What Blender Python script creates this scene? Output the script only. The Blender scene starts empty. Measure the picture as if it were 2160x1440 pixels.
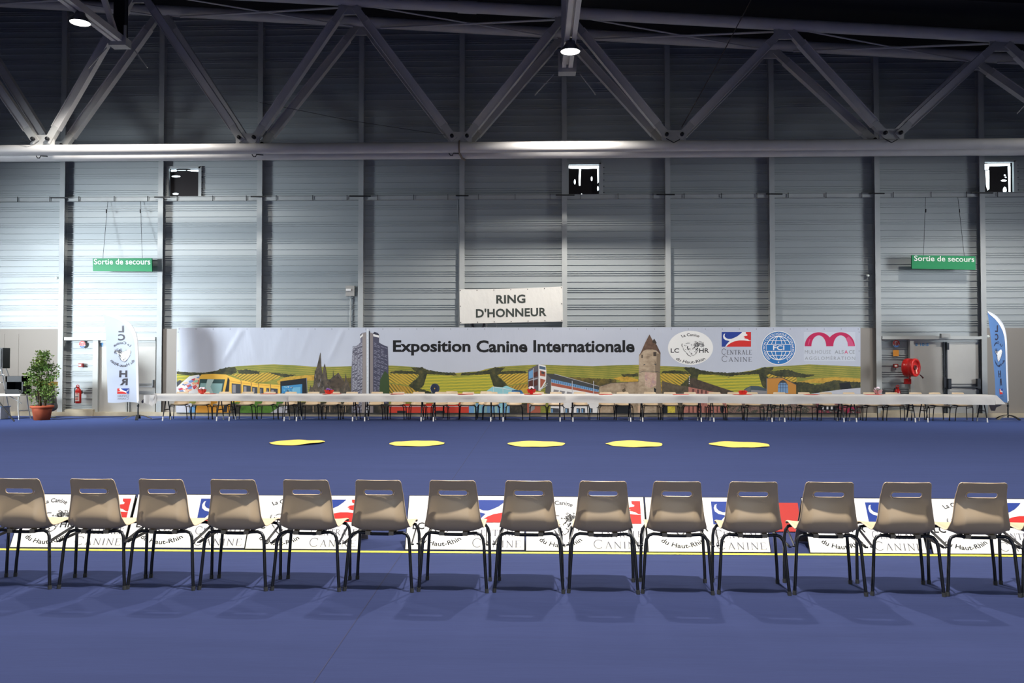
import bpy, bmesh, math, random
from mathutils import Vector, Matrix
from mathutils.geometry import tessellate_polygon

random.seed(7)
scene = bpy.context.scene
COL = scene.collection
PI = math.pi

# ------------------------------------------------------------------ camera
FPX, HOR, CAMH, YAW = 1750.0, 761.0, 1.65, 0.026       # focal length in pixels of a 2160-wide frame, horizon row, eye height, yaw
PITCH = math.atan((HOR - 720.0) / FPX)
cam_data = bpy.data.cameras.new('camera')
cam_data.sensor_width = 36.0
cam_data.lens = 36.0 * FPX / 2160.0
cam_data.clip_end = 200.0
cam = bpy.data.objects.new('camera', cam_data)
COL.objects.link(cam)
cam.location = (0, 0, CAMH)
cam.rotation_euler = (PI / 2 + PITCH, 0, YAW)
scene.camera = cam

# ------------------------------------------------------------------ world, exposure, lights
world = bpy.data.worlds.new('hall_air')
world.use_nodes = True
world.node_tree.nodes['Background'].inputs[0].default_value = (0.75, 0.85, 1.0, 1)
world.node_tree.nodes['Background'].inputs[1].default_value = 0.10
scene.world = world
vs = scene.view_settings
vs.view_transform = 'Standard'
vs.look = 'None'
vs.gamma = 1.0
vs.use_curve_mapping = False
vs.exposure = 0.0

def area_light(name, loc, rot, sx, sy, watts, colour, spread=PI):
    l = bpy.data.lights.new(name, 'AREA')
    l.shape = 'RECTANGLE'; l.size = sx; l.size_y = sy; l.energy = watts; l.color = colour; l.spread = spread
    o = bpy.data.objects.new(name, l); COL.objects.link(o)
    o.location = loc; o.rotation_euler = rot
    return o
# assumed daylight: unseen area lights before the solid end walls, no glazing built; plus an added unseen fill from behind the camera
def aim(loc, tgt):
    return (Vector(tgt) - Vector(loc)).to_track_quat('-Z', 'Y').to_euler()
for nm, loc, tgt, sx, sy, w, colr, spr in (('assumed_daylight_left', (-25.2, 12.5, 3.6), (-12.6, 24.8, 3.4), 4.0, 3.0, 385, (0.84, 0.93, 1.0), 0.6),
                                           ('assumed_daylight_right', (25.2, 15.0, 4.0), (10.0, 24.8, 3.0), 5.0, 4.0, 150, (0.9, 0.95, 1.0), 0.6),
                                           ('fill_behind_camera', (0.0, -13.6, 3.2), (0.0, 6.0, 0.6), 34.0, 3.0, 110, (0.86, 0.94, 1.0), 0.7)):  # last one is an added soft fill for the chair backs, no opening there
    area_light(nm, loc, aim(loc, tgt), sx, sy, w, colr, spr)

LAMP_Z_C, LAMP_SLOPE = 9.10, 0.057
LAMP_ROWS_Y = (19.8, 12.35, 4.9, -2.55)  # first row in view; others assumed, last added behind camera to light chair backs
LAMP_SHARE = (0.85, 0.95, 1.40, 0.10)
LAMP_COLUMN = (0.7, 0.85, 1.15, 0.55, 0.5)
LAMP_W = 3900.0

# ------------------------------------------------------------------ pixel rays -> real positions
_cy, _sy, _cp, _sp = math.cos(YAW), math.sin(YAW), math.cos(PITCH), math.sin(PITCH)
_F = Vector((-_sy * _cp, _cy * _cp, _sp)); _R = Vector((_cy, _sy, 0)); _U = Vector((_sy * _sp, -_cy * _sp, _cp))
def ray(px, py):
    return _F + _R * ((px - 1080.0) / FPX) + _U * ((720.0 - py) / FPX)
def at(px, py, Y):
    d = ray(px, py); t = Y / d.y
    return Vector((d.x * t, Y, CAMH + d.z * t))
def fl(px, py, z=0.0):
    d = ray(px, py); t = (z - CAMH) / d.z
    return Vector((d.x * t, d.y * t, z))

# ------------------------------------------------------------------ materials
def lin(c):
    out = []
    for v in c[:3]:
        v = v / 255.0
        out.append(v / 12.92 if v <= 0.04045 else ((v + 0.055) / 1.055) ** 2.4)
    return (out[0], out[1], out[2], 1.0)
MATS = {}
def mat(name, rgb, rough=0.6, metal=0.0, spec=0.4, noise=None, bump=None, transl=0.0, coat=0.0):
    if name in MATS: return MATS[name]
    m = bpy.data.materials.new(name); m.use_nodes = True
    nt = m.node_tree; b = nt.nodes['Principled BSDF']
    b.inputs['Base Color'].default_value = lin(rgb)
    b.inputs['Roughness'].default_value = rough
    b.inputs['Metallic'].default_value = metal
    b.inputs['Specular IOR Level'].default_value = spec
    b.inputs['Coat Weight'].default_value = coat
    tc = None
    if noise or bump:
        tc = nt.nodes.new('ShaderNodeTexCoord')
    if noise:
        sc_, amt = noise[0], noise[1]
        mp = nt.nodes.new('ShaderNodeMapping'); nt.links.new(tc.outputs['Object'], mp.inputs[0])
        mp.inputs['Scale'].default_value = noise[2] if len(noise) > 2 else (1, 1, 1)
        n = nt.nodes.new('ShaderNodeTexNoise'); n.inputs['Scale'].default_value = sc_; n.inputs['Detail'].default_value = 5
        nt.links.new(mp.outputs[0], n.inputs['Vector'])
        r = nt.nodes.new('ShaderNodeMapRange'); nt.links.new(n.outputs[0], r.inputs[0])
        r.inputs[1].default_value = 0.3; r.inputs[2].default_value = 0.7
        r.inputs[3].default_value = 1 - amt; r.inputs[4].default_value = 1 + amt
        mx = nt.nodes.new('ShaderNodeVectorMath'); mx.operation = 'SCALE'
        mx.inputs[0].default_value = lin(rgb)[:3]; nt.links.new(r.outputs[0], mx.inputs['Scale'])
        nt.links.new(mx.outputs[0], b.inputs['Base Color'])
    if bump:
        mp2 = nt.nodes.new('ShaderNodeMapping'); nt.links.new(tc.outputs['Object'], mp2.inputs[0])
        mp2.inputs['Scale'].default_value = bump[2] if len(bump) > 2 else (1, 1, 1)
        if len(bump) > 3: mp2.inputs['Rotation'].default_value = bump[3]
        n2 = nt.nodes.new('ShaderNodeTexNoise'); n2.inputs['Scale'].default_value = bump[0]; n2.inputs['Detail'].default_value = 4
        nt.links.new(mp2.outputs[0], n2.inputs['Vector'])
        bp = nt.nodes.new('ShaderNodeBump'); bp.inputs['Strength'].default_value = bump[1]; bp.inputs['Distance'].default_value = 0.05
        nt.links.new(n2.outputs[0], bp.inputs['Height']); nt.links.new(bp.outputs[0], b.inputs['Normal'])
    if transl:
        t = nt.nodes.new('ShaderNodeBsdfTranslucent'); t.inputs[0].default_value = lin(rgb)
        mixs = nt.nodes.new('ShaderNodeMixShader'); mixs.inputs[0].default_value = transl
        nt.links.new(b.outputs[0], mixs.inputs[1]); nt.links.new(t.outputs[0], mixs.inputs[2])
        nt.links.new(mixs.outputs[0], nt.nodes['Material Output'].inputs[0])
    MATS[name] = m
    return m
def glow(name, rgb, strength):
    if name in MATS: return MATS[name]
    m = bpy.data.materials.new(name); m.use_nodes = True
    b = m.node_tree.nodes['Principled BSDF']
    b.inputs['Base Color'].default_value = (0, 0, 0, 1)
    b.inputs['Emission Color'].default_value = lin(rgb); b.inputs['Emission Strength'].default_value = strength
    MATS[name] = m
    return m
def stripes(name, c1, c2, per, ang, bal=0.5, dist=0.4, c3=None, soft=0.12):
    """printed rows: two colours alternating every `per` metres, direction `ang` degrees in the sheet plane (x, z)"""
    if name in MATS: return MATS[name]
    m = bpy.data.materials.new(name); m.use_nodes = True
    nt = m.node_tree; b = nt.nodes['Principled BSDF']
    tc = nt.nodes.new('ShaderNodeTexCoord'); mp = nt.nodes.new('ShaderNodeMapping')
    nt.links.new(tc.outputs['Object'], mp.inputs[0])
    mp.inputs['Rotation'].default_value = (0, math.radians(ang), 0)
    w = nt.nodes.new('ShaderNodeTexWave'); w.wave_type = 'BANDS'; w.bands_direction = 'Z'
    w.inputs['Scale'].default_value = 0.314 / per; w.inputs['Distortion'].default_value = dist
    w.inputs['Detail'].default_value = 2; w.inputs['Detail Scale'].default_value = 2
    nt.links.new(mp.outputs[0], w.inputs['Vector'])
    cr = nt.nodes.new('ShaderNodeValToRGB')
    cr.color_ramp.elements[0].color = lin(c1); cr.color_ramp.elements[0].position = max(0, bal - soft)
    cr.color_ramp.elements[1].color = lin(c2); cr.color_ramp.elements[1].position = min(1, bal + soft)
    nt.links.new(w.outputs[0], cr.inputs[0])
    n = nt.nodes.new('ShaderNodeTexNoise'); n.inputs['Scale'].default_value = 2.5; n.inputs['Detail'].default_value = 6
    nt.links.new(tc.outputs['Object'], n.inputs['Vector'])
    r = nt.nodes.new('ShaderNodeMapRange'); r.inputs[1].default_value = 0.3; r.inputs[2].default_value = 0.7
    nt.links.new(n.outputs[0], r.inputs[0])
    mx = nt.nodes.new('ShaderNodeMix'); mx.data_type = 'RGBA'; mx.inputs[7].default_value = lin(c3 or c1)
    r.inputs[3].default_value = 0.0; r.inputs[4].default_value = 0.75
    nt.links.new(r.outputs[0], mx.inputs[0]); nt.links.new(cr.outputs[0], mx.inputs[6])
    nt.links.new(mx.outputs[2], b.inputs['Base Color'])
    b.inputs['Roughness'].default_value = 0.6
    MATS[name] = m
    return m
def mottled(name, cols, scale, stretch=(1, 1, 1), rough=0.65):
    """printed photograph texture: a noise run through a ramp of colours"""
    if name in MATS: return MATS[name]
    m = bpy.data.materials.new(name); m.use_nodes = True
    nt = m.node_tree; b = nt.nodes['Principled BSDF']
    tc = nt.nodes.new('ShaderNodeTexCoord'); mp = nt.nodes.new('ShaderNodeMapping')
    nt.links.new(tc.outputs['Object'], mp.inputs[0]); mp.inputs['Scale'].default_value = stretch
    n = nt.nodes.new('ShaderNodeTexNoise'); n.inputs['Scale'].default_value = scale; n.inputs['Detail'].default_value = 8
    n.inputs['Roughness'].default_value = 0.65
    nt.links.new(mp.outputs[0], n.inputs['Vector'])
    cr = nt.nodes.new('ShaderNodeValToRGB')
    while len(cr.color_ramp.elements) < len(cols): cr.color_ramp.elements.new(0.5)
    for i, c in enumerate(cols):
        cr.color_ramp.elements[i].position = 0.32 + 0.36 * i / max(1, len(cols) - 1)
        cr.color_ramp.elements[i].color = lin(c)
    nt.links.new(n.outputs[0], cr.inputs[0]); nt.links.new(cr.outputs[0], b.inputs['Base Color'])
    b.inputs['Roughness'].default_value = rough
    MATS[name] = m
    return m

# ------------------------------------------------------------------ objects
OFF = {}
def _off(p): return OFF.get(p.name, Vector((0, 0, 0))) if p else Vector((0, 0, 0))
def tag(o, label=None, cat=None, group=None, kind=None):
    if label: o['label'] = label
    if cat: o['category'] = cat
    if group: o['group'] = group
    if kind: o['kind'] = kind
    return o
def thing(name, label, cat, loc=(0, 0, 0), group=None, kind=None):
    o = bpy.data.objects.new(name, None); COL.objects.link(o)
    o.location = loc; o.empty_display_size = 0.1
    OFF[o.name] = Vector(loc)
    return tag(o, label, cat, group, kind)
def link_mesh(name, me, mats, parent=None):
    o = bpy.data.objects.new(name, me); COL.objects.link(o)
    for m in (mats if isinstance(mats, (list, tuple)) else [mats]):
        if len(me.materials) < len(mats if isinstance(mats, (list, tuple)) else [mats]): me.materials.append(m)
    if parent:
        o.parent = parent; OFF[o.name] = _off(parent)
    return o
def dup(root, loc, rotz=0.0, label=None, group=None):
    r = root.copy(); COL.objects.link(r); r.location = loc; r.rotation_euler = (0, 0, rotz)
    if label: r['label'] = label
    if group: r['group'] = group
    for ch in list(root.children):
        c = ch.copy(); COL.objects.link(c); c.parent = r
        for g in list(ch.children):
            d = g.copy(); COL.objects.link(d); d.parent = c
    return r

class MB:
    """collects boxes, bars, tubes and sheets; build() links them as one mesh object"""
    def __init__(s): s.v = []; s.f = []; s.mi = []; s.sm = []; s.cur = 0
    def _add(s, vs, fs, smooth=False):
        n = len(s.v); s.v += [Vector(v) for v in vs]
        for f in fs:
            s.f.append([i + n for i in f]); s.mi.append(s.cur); s.sm.append(smooth)
    def use(s, k): s.cur = k; return s
    def box(s, c, d, rot=None):
        c = Vector(c); hx, hy, hz = d[0] / 2, d[1] / 2, d[2] / 2
        vs = [Vector((x, y, z)) for x in (-hx, hx) for y in (-hy, hy) for z in (-hz, hz)]
        if rot is not None: vs = [rot @ v for v in vs]
        s._add([c + v for v in vs], [(0, 1, 3, 2), (4, 6, 7, 5), (0, 4, 5, 1), (2, 3, 7, 6), (0, 2, 6, 4), (1, 5, 7, 3)])
        return s
    def bar(s, p0, p1, w, h, up=(0, 0, 1)):
        """rectangular bar from p0 to p1; w across, h along `up`"""
        p0 = Vector(p0); p1 = Vector(p1); d = (p1 - p0); L = d.length; d.normalize()
        u = Vector(up); x = d.cross(u)
        if x.length < 1e-5: x = d.cross(Vector((1, 0, 0)))
        x.normalize(); z = x.cross(d)
        R = Matrix((x, d, z)).transposed()
        return s.box((p0 + p1) / 2, (w, L, h), R)
    def tube(s, pts, r, n=8, cap=True, closed=False):
        pts = [Vector(p) for p in pts]; rr = r if isinstance(r, (list, tuple)) else [r] * len(pts)
        rings = []; prev = None; m = len(pts)
        for i, p in enumerate(pts):
            if closed: t = pts[(i + 1) % m] - pts[i - 1]
            else: t = (pts[min(i + 1, m - 1)] - pts[max(i - 1, 0)])
            t.normalize()
            if prev is None:
                a = Vector((0, 0, 1)) if abs(t.z) < 0.9 else Vector((1, 0, 0))
                x = t.cross(a).normalized()
            else:
                x = prev - t * prev.dot(t)
                x = x.normalized() if x.length > 1e-6 else t.orthogonal().normalized()
            prev = x; y = t.cross(x)
            rings.append([p + (x * math.cos(2 * PI * k / n) + y * math.sin(2 * PI * k / n)) * rr[i] for k in range(n)])
        vs = [v for ring in rings for v in ring]; fs = []
        for i in range(m if closed else m - 1):
            j = (i + 1) % m
            for k in range(n):
                k2 = (k + 1) % n
                fs.append((i * n + k, i * n + k2, j * n + k2, j * n + k))
        s._add(vs, fs, True)
        if cap and not closed:
            s._add(rings[0], [tuple(reversed(range(n)))]); s._add(rings[-1], [tuple(range(n))])
        return s
    def lathe(s, prof, n=20, M=None, smooth=True):
        """profile of (r, z) turned about z, then placed by matrix M"""
        M = M or Matrix.Identity(4); vs = []; fs = []
        for r, z in prof:
            for k in range(n):
                a = 2 * PI * k / n; vs.append(M @ Vector((r * math.cos(a), r * math.sin(a), z)))
        for i in range(len(prof) - 1):
            for k in range(n):
                k2 = (k + 1) % n
                fs.append((i * n + k, i * n + k2, (i + 1) * n + k2, (i + 1) * n + k))
        s._add(vs, fs, smooth)
        return s
    def ball(s, c, r, n=8, sq=(1, 1, 1)):
        c = Vector(c); vs = []; fs = []; m = max(4, n // 2 + 1)
        for i in range(m + 1):
            th = PI * i / m
            for k in range(n):
                a = 2 * PI * k / n
                vs.append(c + Vector((r * sq[0] * math.sin(th) * math.cos(a), r * sq[1] * math.sin(th) * math.sin(a), r * sq[2] * math.cos(th))))
        for i in range(m):
            for k in range(n):
                k2 = (k + 1) % n
                fs.append((i * n + k, (i + 1) * n + k, (i + 1) * n + k2, i * n + k2))
        s._add(vs, fs, True); return s
    def quad(s, a, b, c, d): s._add([a, b, c, d], [(0, 1, 2, 3)]); return s
    def plate(s, poly, y0, y1):
        """polygon of (x, z) extruded between two depths"""
        n = len(poly); vs = [Vector((x, y0, z)) for x, z in poly] + [Vector((x, y1, z)) for x, z in poly]
        fs = [tuple(range(n)), tuple(reversed(range(n, 2 * n)))] + [(i, (i + 1) % n, n + (i + 1) % n, n + i) for i in range(n)]
        s._add(vs, fs); return s
    def grid(s, fn, nu, nv, smooth=True):
        vs = [fn(i / nu, j / nv) for j in range(nv + 1) for i in range(nu + 1)]
        fs = [(j * (nu + 1) + i, j * (nu + 1) + i + 1, (j + 1) * (nu + 1) + i + 1, (j + 1) * (nu + 1) + i) for j in range(nv) for i in range(nu)]
        s._add(vs, fs, smooth); return s
    def build(s, name, mats, parent=None, recalc=True):
        me = bpy.data.meshes.new(name); o = _off(parent)
        me.from_pydata([v - o for v in s.v], [], s.f)
        mats = mats if isinstance(mats, (list, tuple)) else [mats]
        for m in mats: me.materials.append(m)
        me.polygons.foreach_set('material_index', s.mi); me.polygons.foreach_set('use_smooth', s.sm)
        if recalc:
            bm = bmesh.new(); bm.from_mesh(me); bmesh.ops.recalc_face_normals(bm, faces=bm.faces); bm.to_mesh(me); bm.free()
        me.update()
        ob = bpy.data.objects.new(name, me); COL.objects.link(ob)
        if parent: ob.parent = parent; OFF[ob.name] = o
        else: OFF[ob.name] = Vector((0, 0, 0))
        return ob

# ------------------------------------------------------------------ flat printing (lettering, emblems, pictures on sheets)
_TXT = {}
def text_shape(body, bold=0.0, space=1.0):
    key = (body, bold, space)
    if key not in _TXT:
        c = bpy.data.curves.new('lettering', 'FONT'); c.body = body; c.size = 1.0; c.resolution_u = 3
        c.offset = bold; c.space_character = space
        o = bpy.data.objects.new('lettering', c); me = bpy.data.meshes.new_from_object(o)
        vs = [(v.co.x, v.co.y) for v in me.vertices]; fs = [tuple(p.vertices) for p in me.polygons]
        bpy.data.objects.remove(o); bpy.data.curves.remove(c); bpy.data.meshes.remove(me)
        xs = [p[0] for p in vs]; ys = [p[1] for p in vs]
        _TXT[key] = (vs, fs, (min(xs), min(ys), max(xs), max(ys)))
    return _TXT[key]
ident = lambda u, v: (u, v)
class Print:
    """flat shapes laid on a sheet: mapper(u, v, layer) gives the place in the hall; v runs downwards"""
    def __init__(s, mapper): s.m = mapper; s.v = []; s.f = []; s.mi = []; s.mats = []; s.T = ident; s.cnt = {}
    def _k(s, m):
        if m not in s.mats: s.mats.append(m)
        return s.mats.index(m)
    def _put(s, pts, fs, m, layer):
        q = s.cnt.get(layer, 0); s.cnt[layer] = q + 1        # every later shape of a layer lies a hair in front of the earlier ones
        lay = layer + 0.9 * (1 - 1 / (1 + 0.05 * q))
        n = len(s.v); s.v += [Vector(s.m(*s.T(u, v), lay)) for u, v in pts]
        k = s._k(m)
        for f in fs: s.f.append([i + n for i in f]); s.mi.append(k)
    def poly(s, pts, m, layer=1, holes=()):
        loops = [[Vector((u, v, 0)) for u, v in pts]] + [[Vector((u, v, 0)) for u, v in h] for h in holes]
        tris = tessellate_polygon(loops)
        s._put([p for lp in [list(pts)] + [list(h) for h in holes] for p in lp], tris, m, layer)
    def rect(s, x0, y0, x1, y1, m, layer=1): s._put([(x0, y0), (x1, y0), (x1, y1), (x0, y1)], [(0, 1, 2, 3)], m, layer)
    def ell(s, cx, cy, rx, ry, m, layer=1, n=40): s.poly([(cx + rx * math.cos(2 * PI * k / n), cy + ry * math.sin(2 * PI * k / n)) for k in range(n)], m, layer)
    def ring(s, cx, cy, rx, ry, w, m, layer=1, a0=0, a1=360, n=40):
        pts = []; fs = []
        for k in range(n + 1):
            a = math.radians(a0 + (a1 - a0) * k / n)
            for q in (0, w): pts.append((cx + (rx - q) * math.cos(a), cy - (ry - q) * math.sin(a)))
        for k in range(n): fs.append((2 * k, 2 * k + 1, 2 * k + 3, 2 * k + 2))
        s._put(pts, fs, m, layer)
    def stroke(s, pts, w, m, layer=1):
        n = len(pts); L = []; Rr = []
        for i in range(n):
            x0, y0 = pts[max(0, i - 1)]; x1, y1 = pts[min(n - 1, i + 1)]
            dx, dy = x1 - x0, y1 - y0; d = math.hypot(dx, dy) or 1
            ww = w[i] if isinstance(w, (list, tuple)) else w
            L.append((pts[i][0] - dy / d * ww / 2, pts[i][1] + dx / d * ww / 2)); Rr.append((pts[i][0] + dy / d * ww / 2, pts[i][1] - dx / d * ww / 2))
        s._put(L + Rr, [(i, i + 1, n + i + 1, n + i) for i in range(n - 1)], m, layer)
    def text(s, body, x0, y0, x1, y1, m, layer=1, bold=0.0, mirror=False, space=1.0):
        vs, fs, b = text_shape(body, bold, space); sx = (x1 - x0) / (b[2] - b[0]); sy = (y1 - y0) / (b[3] - b[1])
        s._put([((x1 - (x - b[0]) * sx) if mirror else (x0 + (x - b[0]) * sx), y1 - (y - b[1]) * sy) for x, y in vs], fs, m, layer)
    def arc(s, body, cx, cy, rx, ry, a0, a1, h, m, layer=1, bold=0.0, inward=False):
        """lettering bent along an ellipse; inward = tops of the letters point at the centre"""
        vs, fs, b = text_shape(body, bold); W = b[2] - b[0]; k = h / 0.73; out = []
        for x, y in vs:
            a = math.radians(a0 + (a1 - a0) * (x - b[0]) / W); q = (-y if inward else y) * k
            out.append((cx + (rx + q) * math.cos(a), cy - (ry + q) * math.sin(a)))
        s._put(out, fs, m, layer)
    def serif(s, body, x0, y0, x1, y1, m, layer=1, cap=0.78, wt=0.075):
        """roman capitals with serifs, first letter tall"""
        adv = {'C': .86, 'E': .66, 'N': .88, 'T': .74, 'R': .76, 'A': .86, 'L': .64, 'I': .36}
        tot = sum(adv[c] * (1 if i == 0 else cap) + .12 for i, c in enumerate(body)) - .12
        sx = (x1 - x0) / tot; H = y1 - y0; pen = 0.0
        for i, c in enumerate(body):
            k = 1 if i == 0 else cap; w = adv[c]
            def q(x, y): return (x0 + (pen + x * k) * sx, y1 - y * k * H)
            th = wt * H
            def st(*p, f=1.0): s.stroke([q(*a) for a in p], th * f, m, layer)
            def sf(x, y, l=.13): s.stroke([q(x - l, y), q(x + l, y)], th * .55, m, layer)
            if c == 'C':
                st(*[(w * .52 + w * .46 * math.cos(math.radians(a)), .5 + .5 * math.sin(math.radians(a))) for a in range(42, 319, 12)], f=1.1); st((w * .88, .96), (w * .88, .72), f=.6)
            elif c == 'E':
                st((.14, 0), (.14, 1), f=1.4); st((.04, .98), (w - .06, .98), f=.6); st((.14, .52), (w - .14, .52), f=.6); st((.04, .02), (w - .02, .02), f=.6); st((w - .06, 1), (w - .06, .84), f=.6); st((w - .02, 0), (w - .02, .18), f=.6)
            elif c == 'N':
                st((.14, 0), (.14, 1), f=.7); st((.12, 1), (w - .14, 0), f=1.4); st((w - .14, 0), (w - .14, 1), f=.7); sf(.14, .02); sf(w - .14, .98); sf(.08, .98, .08)
            elif c == 'T':
                st((w / 2, 0), (w / 2, 1), f=1.4); st((.02, .98), (w - .02, .98), f=.6); sf(w / 2, .02); st((.03, 1), (.03, .82), f=.6); st((w - .03, 1), (w - .03, .82), f=.6)
            elif c == 'R':
                st((.14, 0), (.14, 1), f=1.4); st((.04, .98), (.34, .98), (.5, .92), (.56, .76), (.5, .58), (.34, .5), (.14, .5), f=.8); st((.32, .5), (w, .0), f=1.3); sf(.14, .02)
            elif c == 'A':
                st((.12, 0), (w / 2, 1), f=.7); st((w / 2 - .02, 1), (w - .12, 0), f=1.4); st((.24, .34), (w - .24, .34), f=.6); sf(.12, .02, .11); sf(w - .12, .02, .11)
            elif c == 'L':
                st((.14, 0), (.14, 1), f=1.4); sf(.14, .98); st((.04, .02), (w - .02, .02), f=.6); st((w - .02, 0), (w - .02, .2), f=.6)
            elif c == 'I':
                st((w / 2, 0), (w / 2, 1), f=1.4); sf(w / 2, .98); sf(w / 2, .02)
            pen += w * k + .12
    def build(s, name, parent=None):
        me = bpy.data.meshes.new(name); o = _off(parent)
        me.from_pydata([v - o for v in s.v], [], s.f)
        for m in s.mats: me.materials.append(m)
        me.polygons.foreach_set('material_index', s.mi); me.update()
        ob = bpy.data.objects.new(name, me); COL.objects.link(ob)
        if parent: ob.parent = parent; OFF[ob.name] = o
        return ob
def box_T(x0, y0, x1, y1): return lambda u, v: (x0 + u * (x1 - x0), y0 + v * (y1 - y0))

INK = mat('black_ink', (24, 24, 28), 0.5); INKG = mat('grey_ink', (92, 94, 104), 0.5); PRINTW = mat('white_print', (238, 238, 236), 0.5)
BLUE_INK = mat('logo_blue', (40, 66, 150), 0.5); RED_INK = mat('logo_red', (214, 48, 44), 0.5)

def emblem_dog(p, m, layer, T):
    """sketched spotted dog's head, drawn with loose strokes inside the unit square"""
    old = p.T; p.T = (lambda f: lambda u, v: f(*T(u, v)))(old); rnd = random.Random(3)
    for k in range(70):                                    # shaggy ear, upper right
        g = rnd.uniform(-.6, 1.0); x = .66 + rnd.uniform(-.13, .2); y = .22 + rnd.uniform(-.14, .18)
        l = rnd.uniform(.05, .15)
        p.stroke([(x, y), (x + l * math.cos(g) * .6, y - l * .25 * math.sin(g)), (x + l * math.cos(g), y + l * math.sin(g))], [.006, .02, .004], m, layer)
    for pts, w in ([((.08, .2), (.06, .3), (.1, .42)), .022], [((.12, .48), (.16, .6), (.22, .72)), .02], [((.24, .74), (.3, .88), (.4, .97), (.5, .93)), .025],
                   [((.5, .93), (.6, .84), (.66, .7), (.72, .56)), .022], [((.22, .22), (.3, .17), (.4, .18)), .02], [((.3, .36), (.28, .46), (.33, .58)), .06],
                   [((.34, .5), (.4, .54)), .05], [((.52, .5), (.58, .42), (.6, .36)), .05], [((.62, .62), (.67, .52), (.7, .44)), .06], [((.56, .68), (.62, .72)), .04],
                   [((.42, .76), (.47, .8), (.44, .86)), .035], [((.2, .36), (.17, .31)), .03], [((.44, .3), (.48, .27)), .03]):
        for q in range(3):
            p.stroke([(x + rnd.uniform(-.02, .02), y + rnd.uniform(-.02, .02)) for x, y in pts], w * .42, m, layer)
    for k in range(26):
        x, y = rnd.uniform(.12, .7), rnd.uniform(.2, .9)
        if abs(x - .42) < .36 - .3 * (y - .2): p.ell(x, y, rnd.uniform(.008, .022), rnd.uniform(.008, .02), m, layer, 7)
    p.T = old
def emblem_club(p, T, m, layer, bold=0.012, letters=True):
    """club emblem: arc lettering above and below, two pairs of capitals, dog's head between; unit square"""
    old = p.T; p.T = (lambda f: lambda u, v: f(*T(u, v)))(old)
    p.arc('La Canine', .5, .53, .385, .385, 118, 62, .082, m, layer, bold)
    p.arc('du Haut-Rhin', .5, .47, .50, .485, 228, 312, .086, m, layer, bold, inward=True)
    if letters:
        p.text('LC', .06, .51, .245, .64, m, layer, bold * 1.3); p.text('HR', .69, .51, .91, .64, m, layer, bold * 1.3)
    emblem_dog(p, m, layer, box_T(.27, .27, .83, .76))
    p.T = old
def emblem_kennel(p, T, layer, flip=False):
    """rectangle split in blue and red by a leaping white hound; unit square"""
    old = p.T; p.T = (lambda f: lambda u, v: f(*T((1 - u) if flip else u, v)))(old)
    p.rect(0, 0, 1, 1, PRINTW, layer)
    p.poly([(0, 0), (.70, 0), (.64, .12), (.54, .28), (.42, .40), (.32, .47), (.22, .47), (.14, .40), (.10, .30), (.10, .18), (.12, .10), (.07, .14), (.045, .28),
            (.06, .44), (.13, .55), (.24, .60), (.27, .62), (.21, .74), (.15, .88), (.12, 1), (0, 1)], BLUE_INK, layer + 1)
    p.poly([(.15, 1), (.21, .88), (.31, .74), (.44, .63), (.60, .57), (.76, .57), (.88, .60), (.96, .61), (1, .60), (1, 1)], RED_INK, layer + 1)
    p.poly([(.82, 0), (1, 0), (1, .58), (.95, .57), (.88, .48), (.76, .42), (.80, .38), (.74, .35), (.79, .27), (.87, .25), (.88, .18), (.83, .12)], RED_INK, layer + 1)
    p.T = old
# ================================================================== THE HALL
YW = 24.8            # wall sheet
YP = 24.6            # front of the wall posts
CARPET = mat('blue_carpet', (37, 42, 71), 0.95, spec=0.1, noise=(1.1, 0.10, (0.35, 2.2, 1)), bump=(2.2, 0.10, (0.5, 3.0, 1)))
_p = CARPET.node_tree.nodes['Principled BSDF']; _p.inputs['Sheen Weight'].default_value = 0.45; _p.inputs['Sheen Roughness'].default_value = 0.45; _p.inputs['Sheen Tint'].default_value = lin((120, 146, 226))
SHEET = mat('galvanised_sheet', (166, 172, 174), 0.5, metal=0.15, noise=(0.9, 0.06, (0.3, 1, 1.6)))
STEEL = mat('painted_steel', (176, 180, 180), 0.5, noise=(3, 0.05))
KICK = mat('beige_panel', (150, 144, 137), 0.7)
KERB = mat('concrete_kerb', (196, 184, 160), 0.85, noise=(4, 0.12))
DARKROOF = mat('dark_roof_deck', (34, 34, 38), 0.9)
PLAIN = mat('hall_end_wall', (56, 58, 62), 0.8)
DARKM = mat('dark_metal', (30, 31, 34), 0.5)

def structure(o, label=None): return tag(o, label, None, None, 'structure')
m = MB(); m.quad((-26, -14, 0), (26, -14, 0), (26, YW + .3, 0), (-26, YW + .3, 0)); structure(m.build('floor', CARPET))
def roof_z(x): return 11.55 - 0.0665 * (x + 0.57)
m = MB(); m.quad((-26, -14, roof_z(-26)), (26, -14, roof_z(26)), (26, YW + .3, roof_z(26)), (-26, YW + .3, roof_z(-26)))
for y in [YW - 1.6 - 2.4 * k for k in range(14)]:
    m.bar((-26, y, roof_z(-26) - .09), (26, y, roof_z(26) - .09), .12, .16)
structure(m.build('ceiling', DARKROOF, recalc=False))
for nm, x in (('wall_left', -26.0), ('wall_right', 26.0)):
    m = MB(); m.box((x, 5.5, 6.6), (.2, 39, 13.2)); structure(m.build(nm, PLAIN))
m = MB(); m.box((0, -14.1, 6.6), (52, .2, 13.2)); structure(m.build('wall_front', PLAIN))

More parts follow.
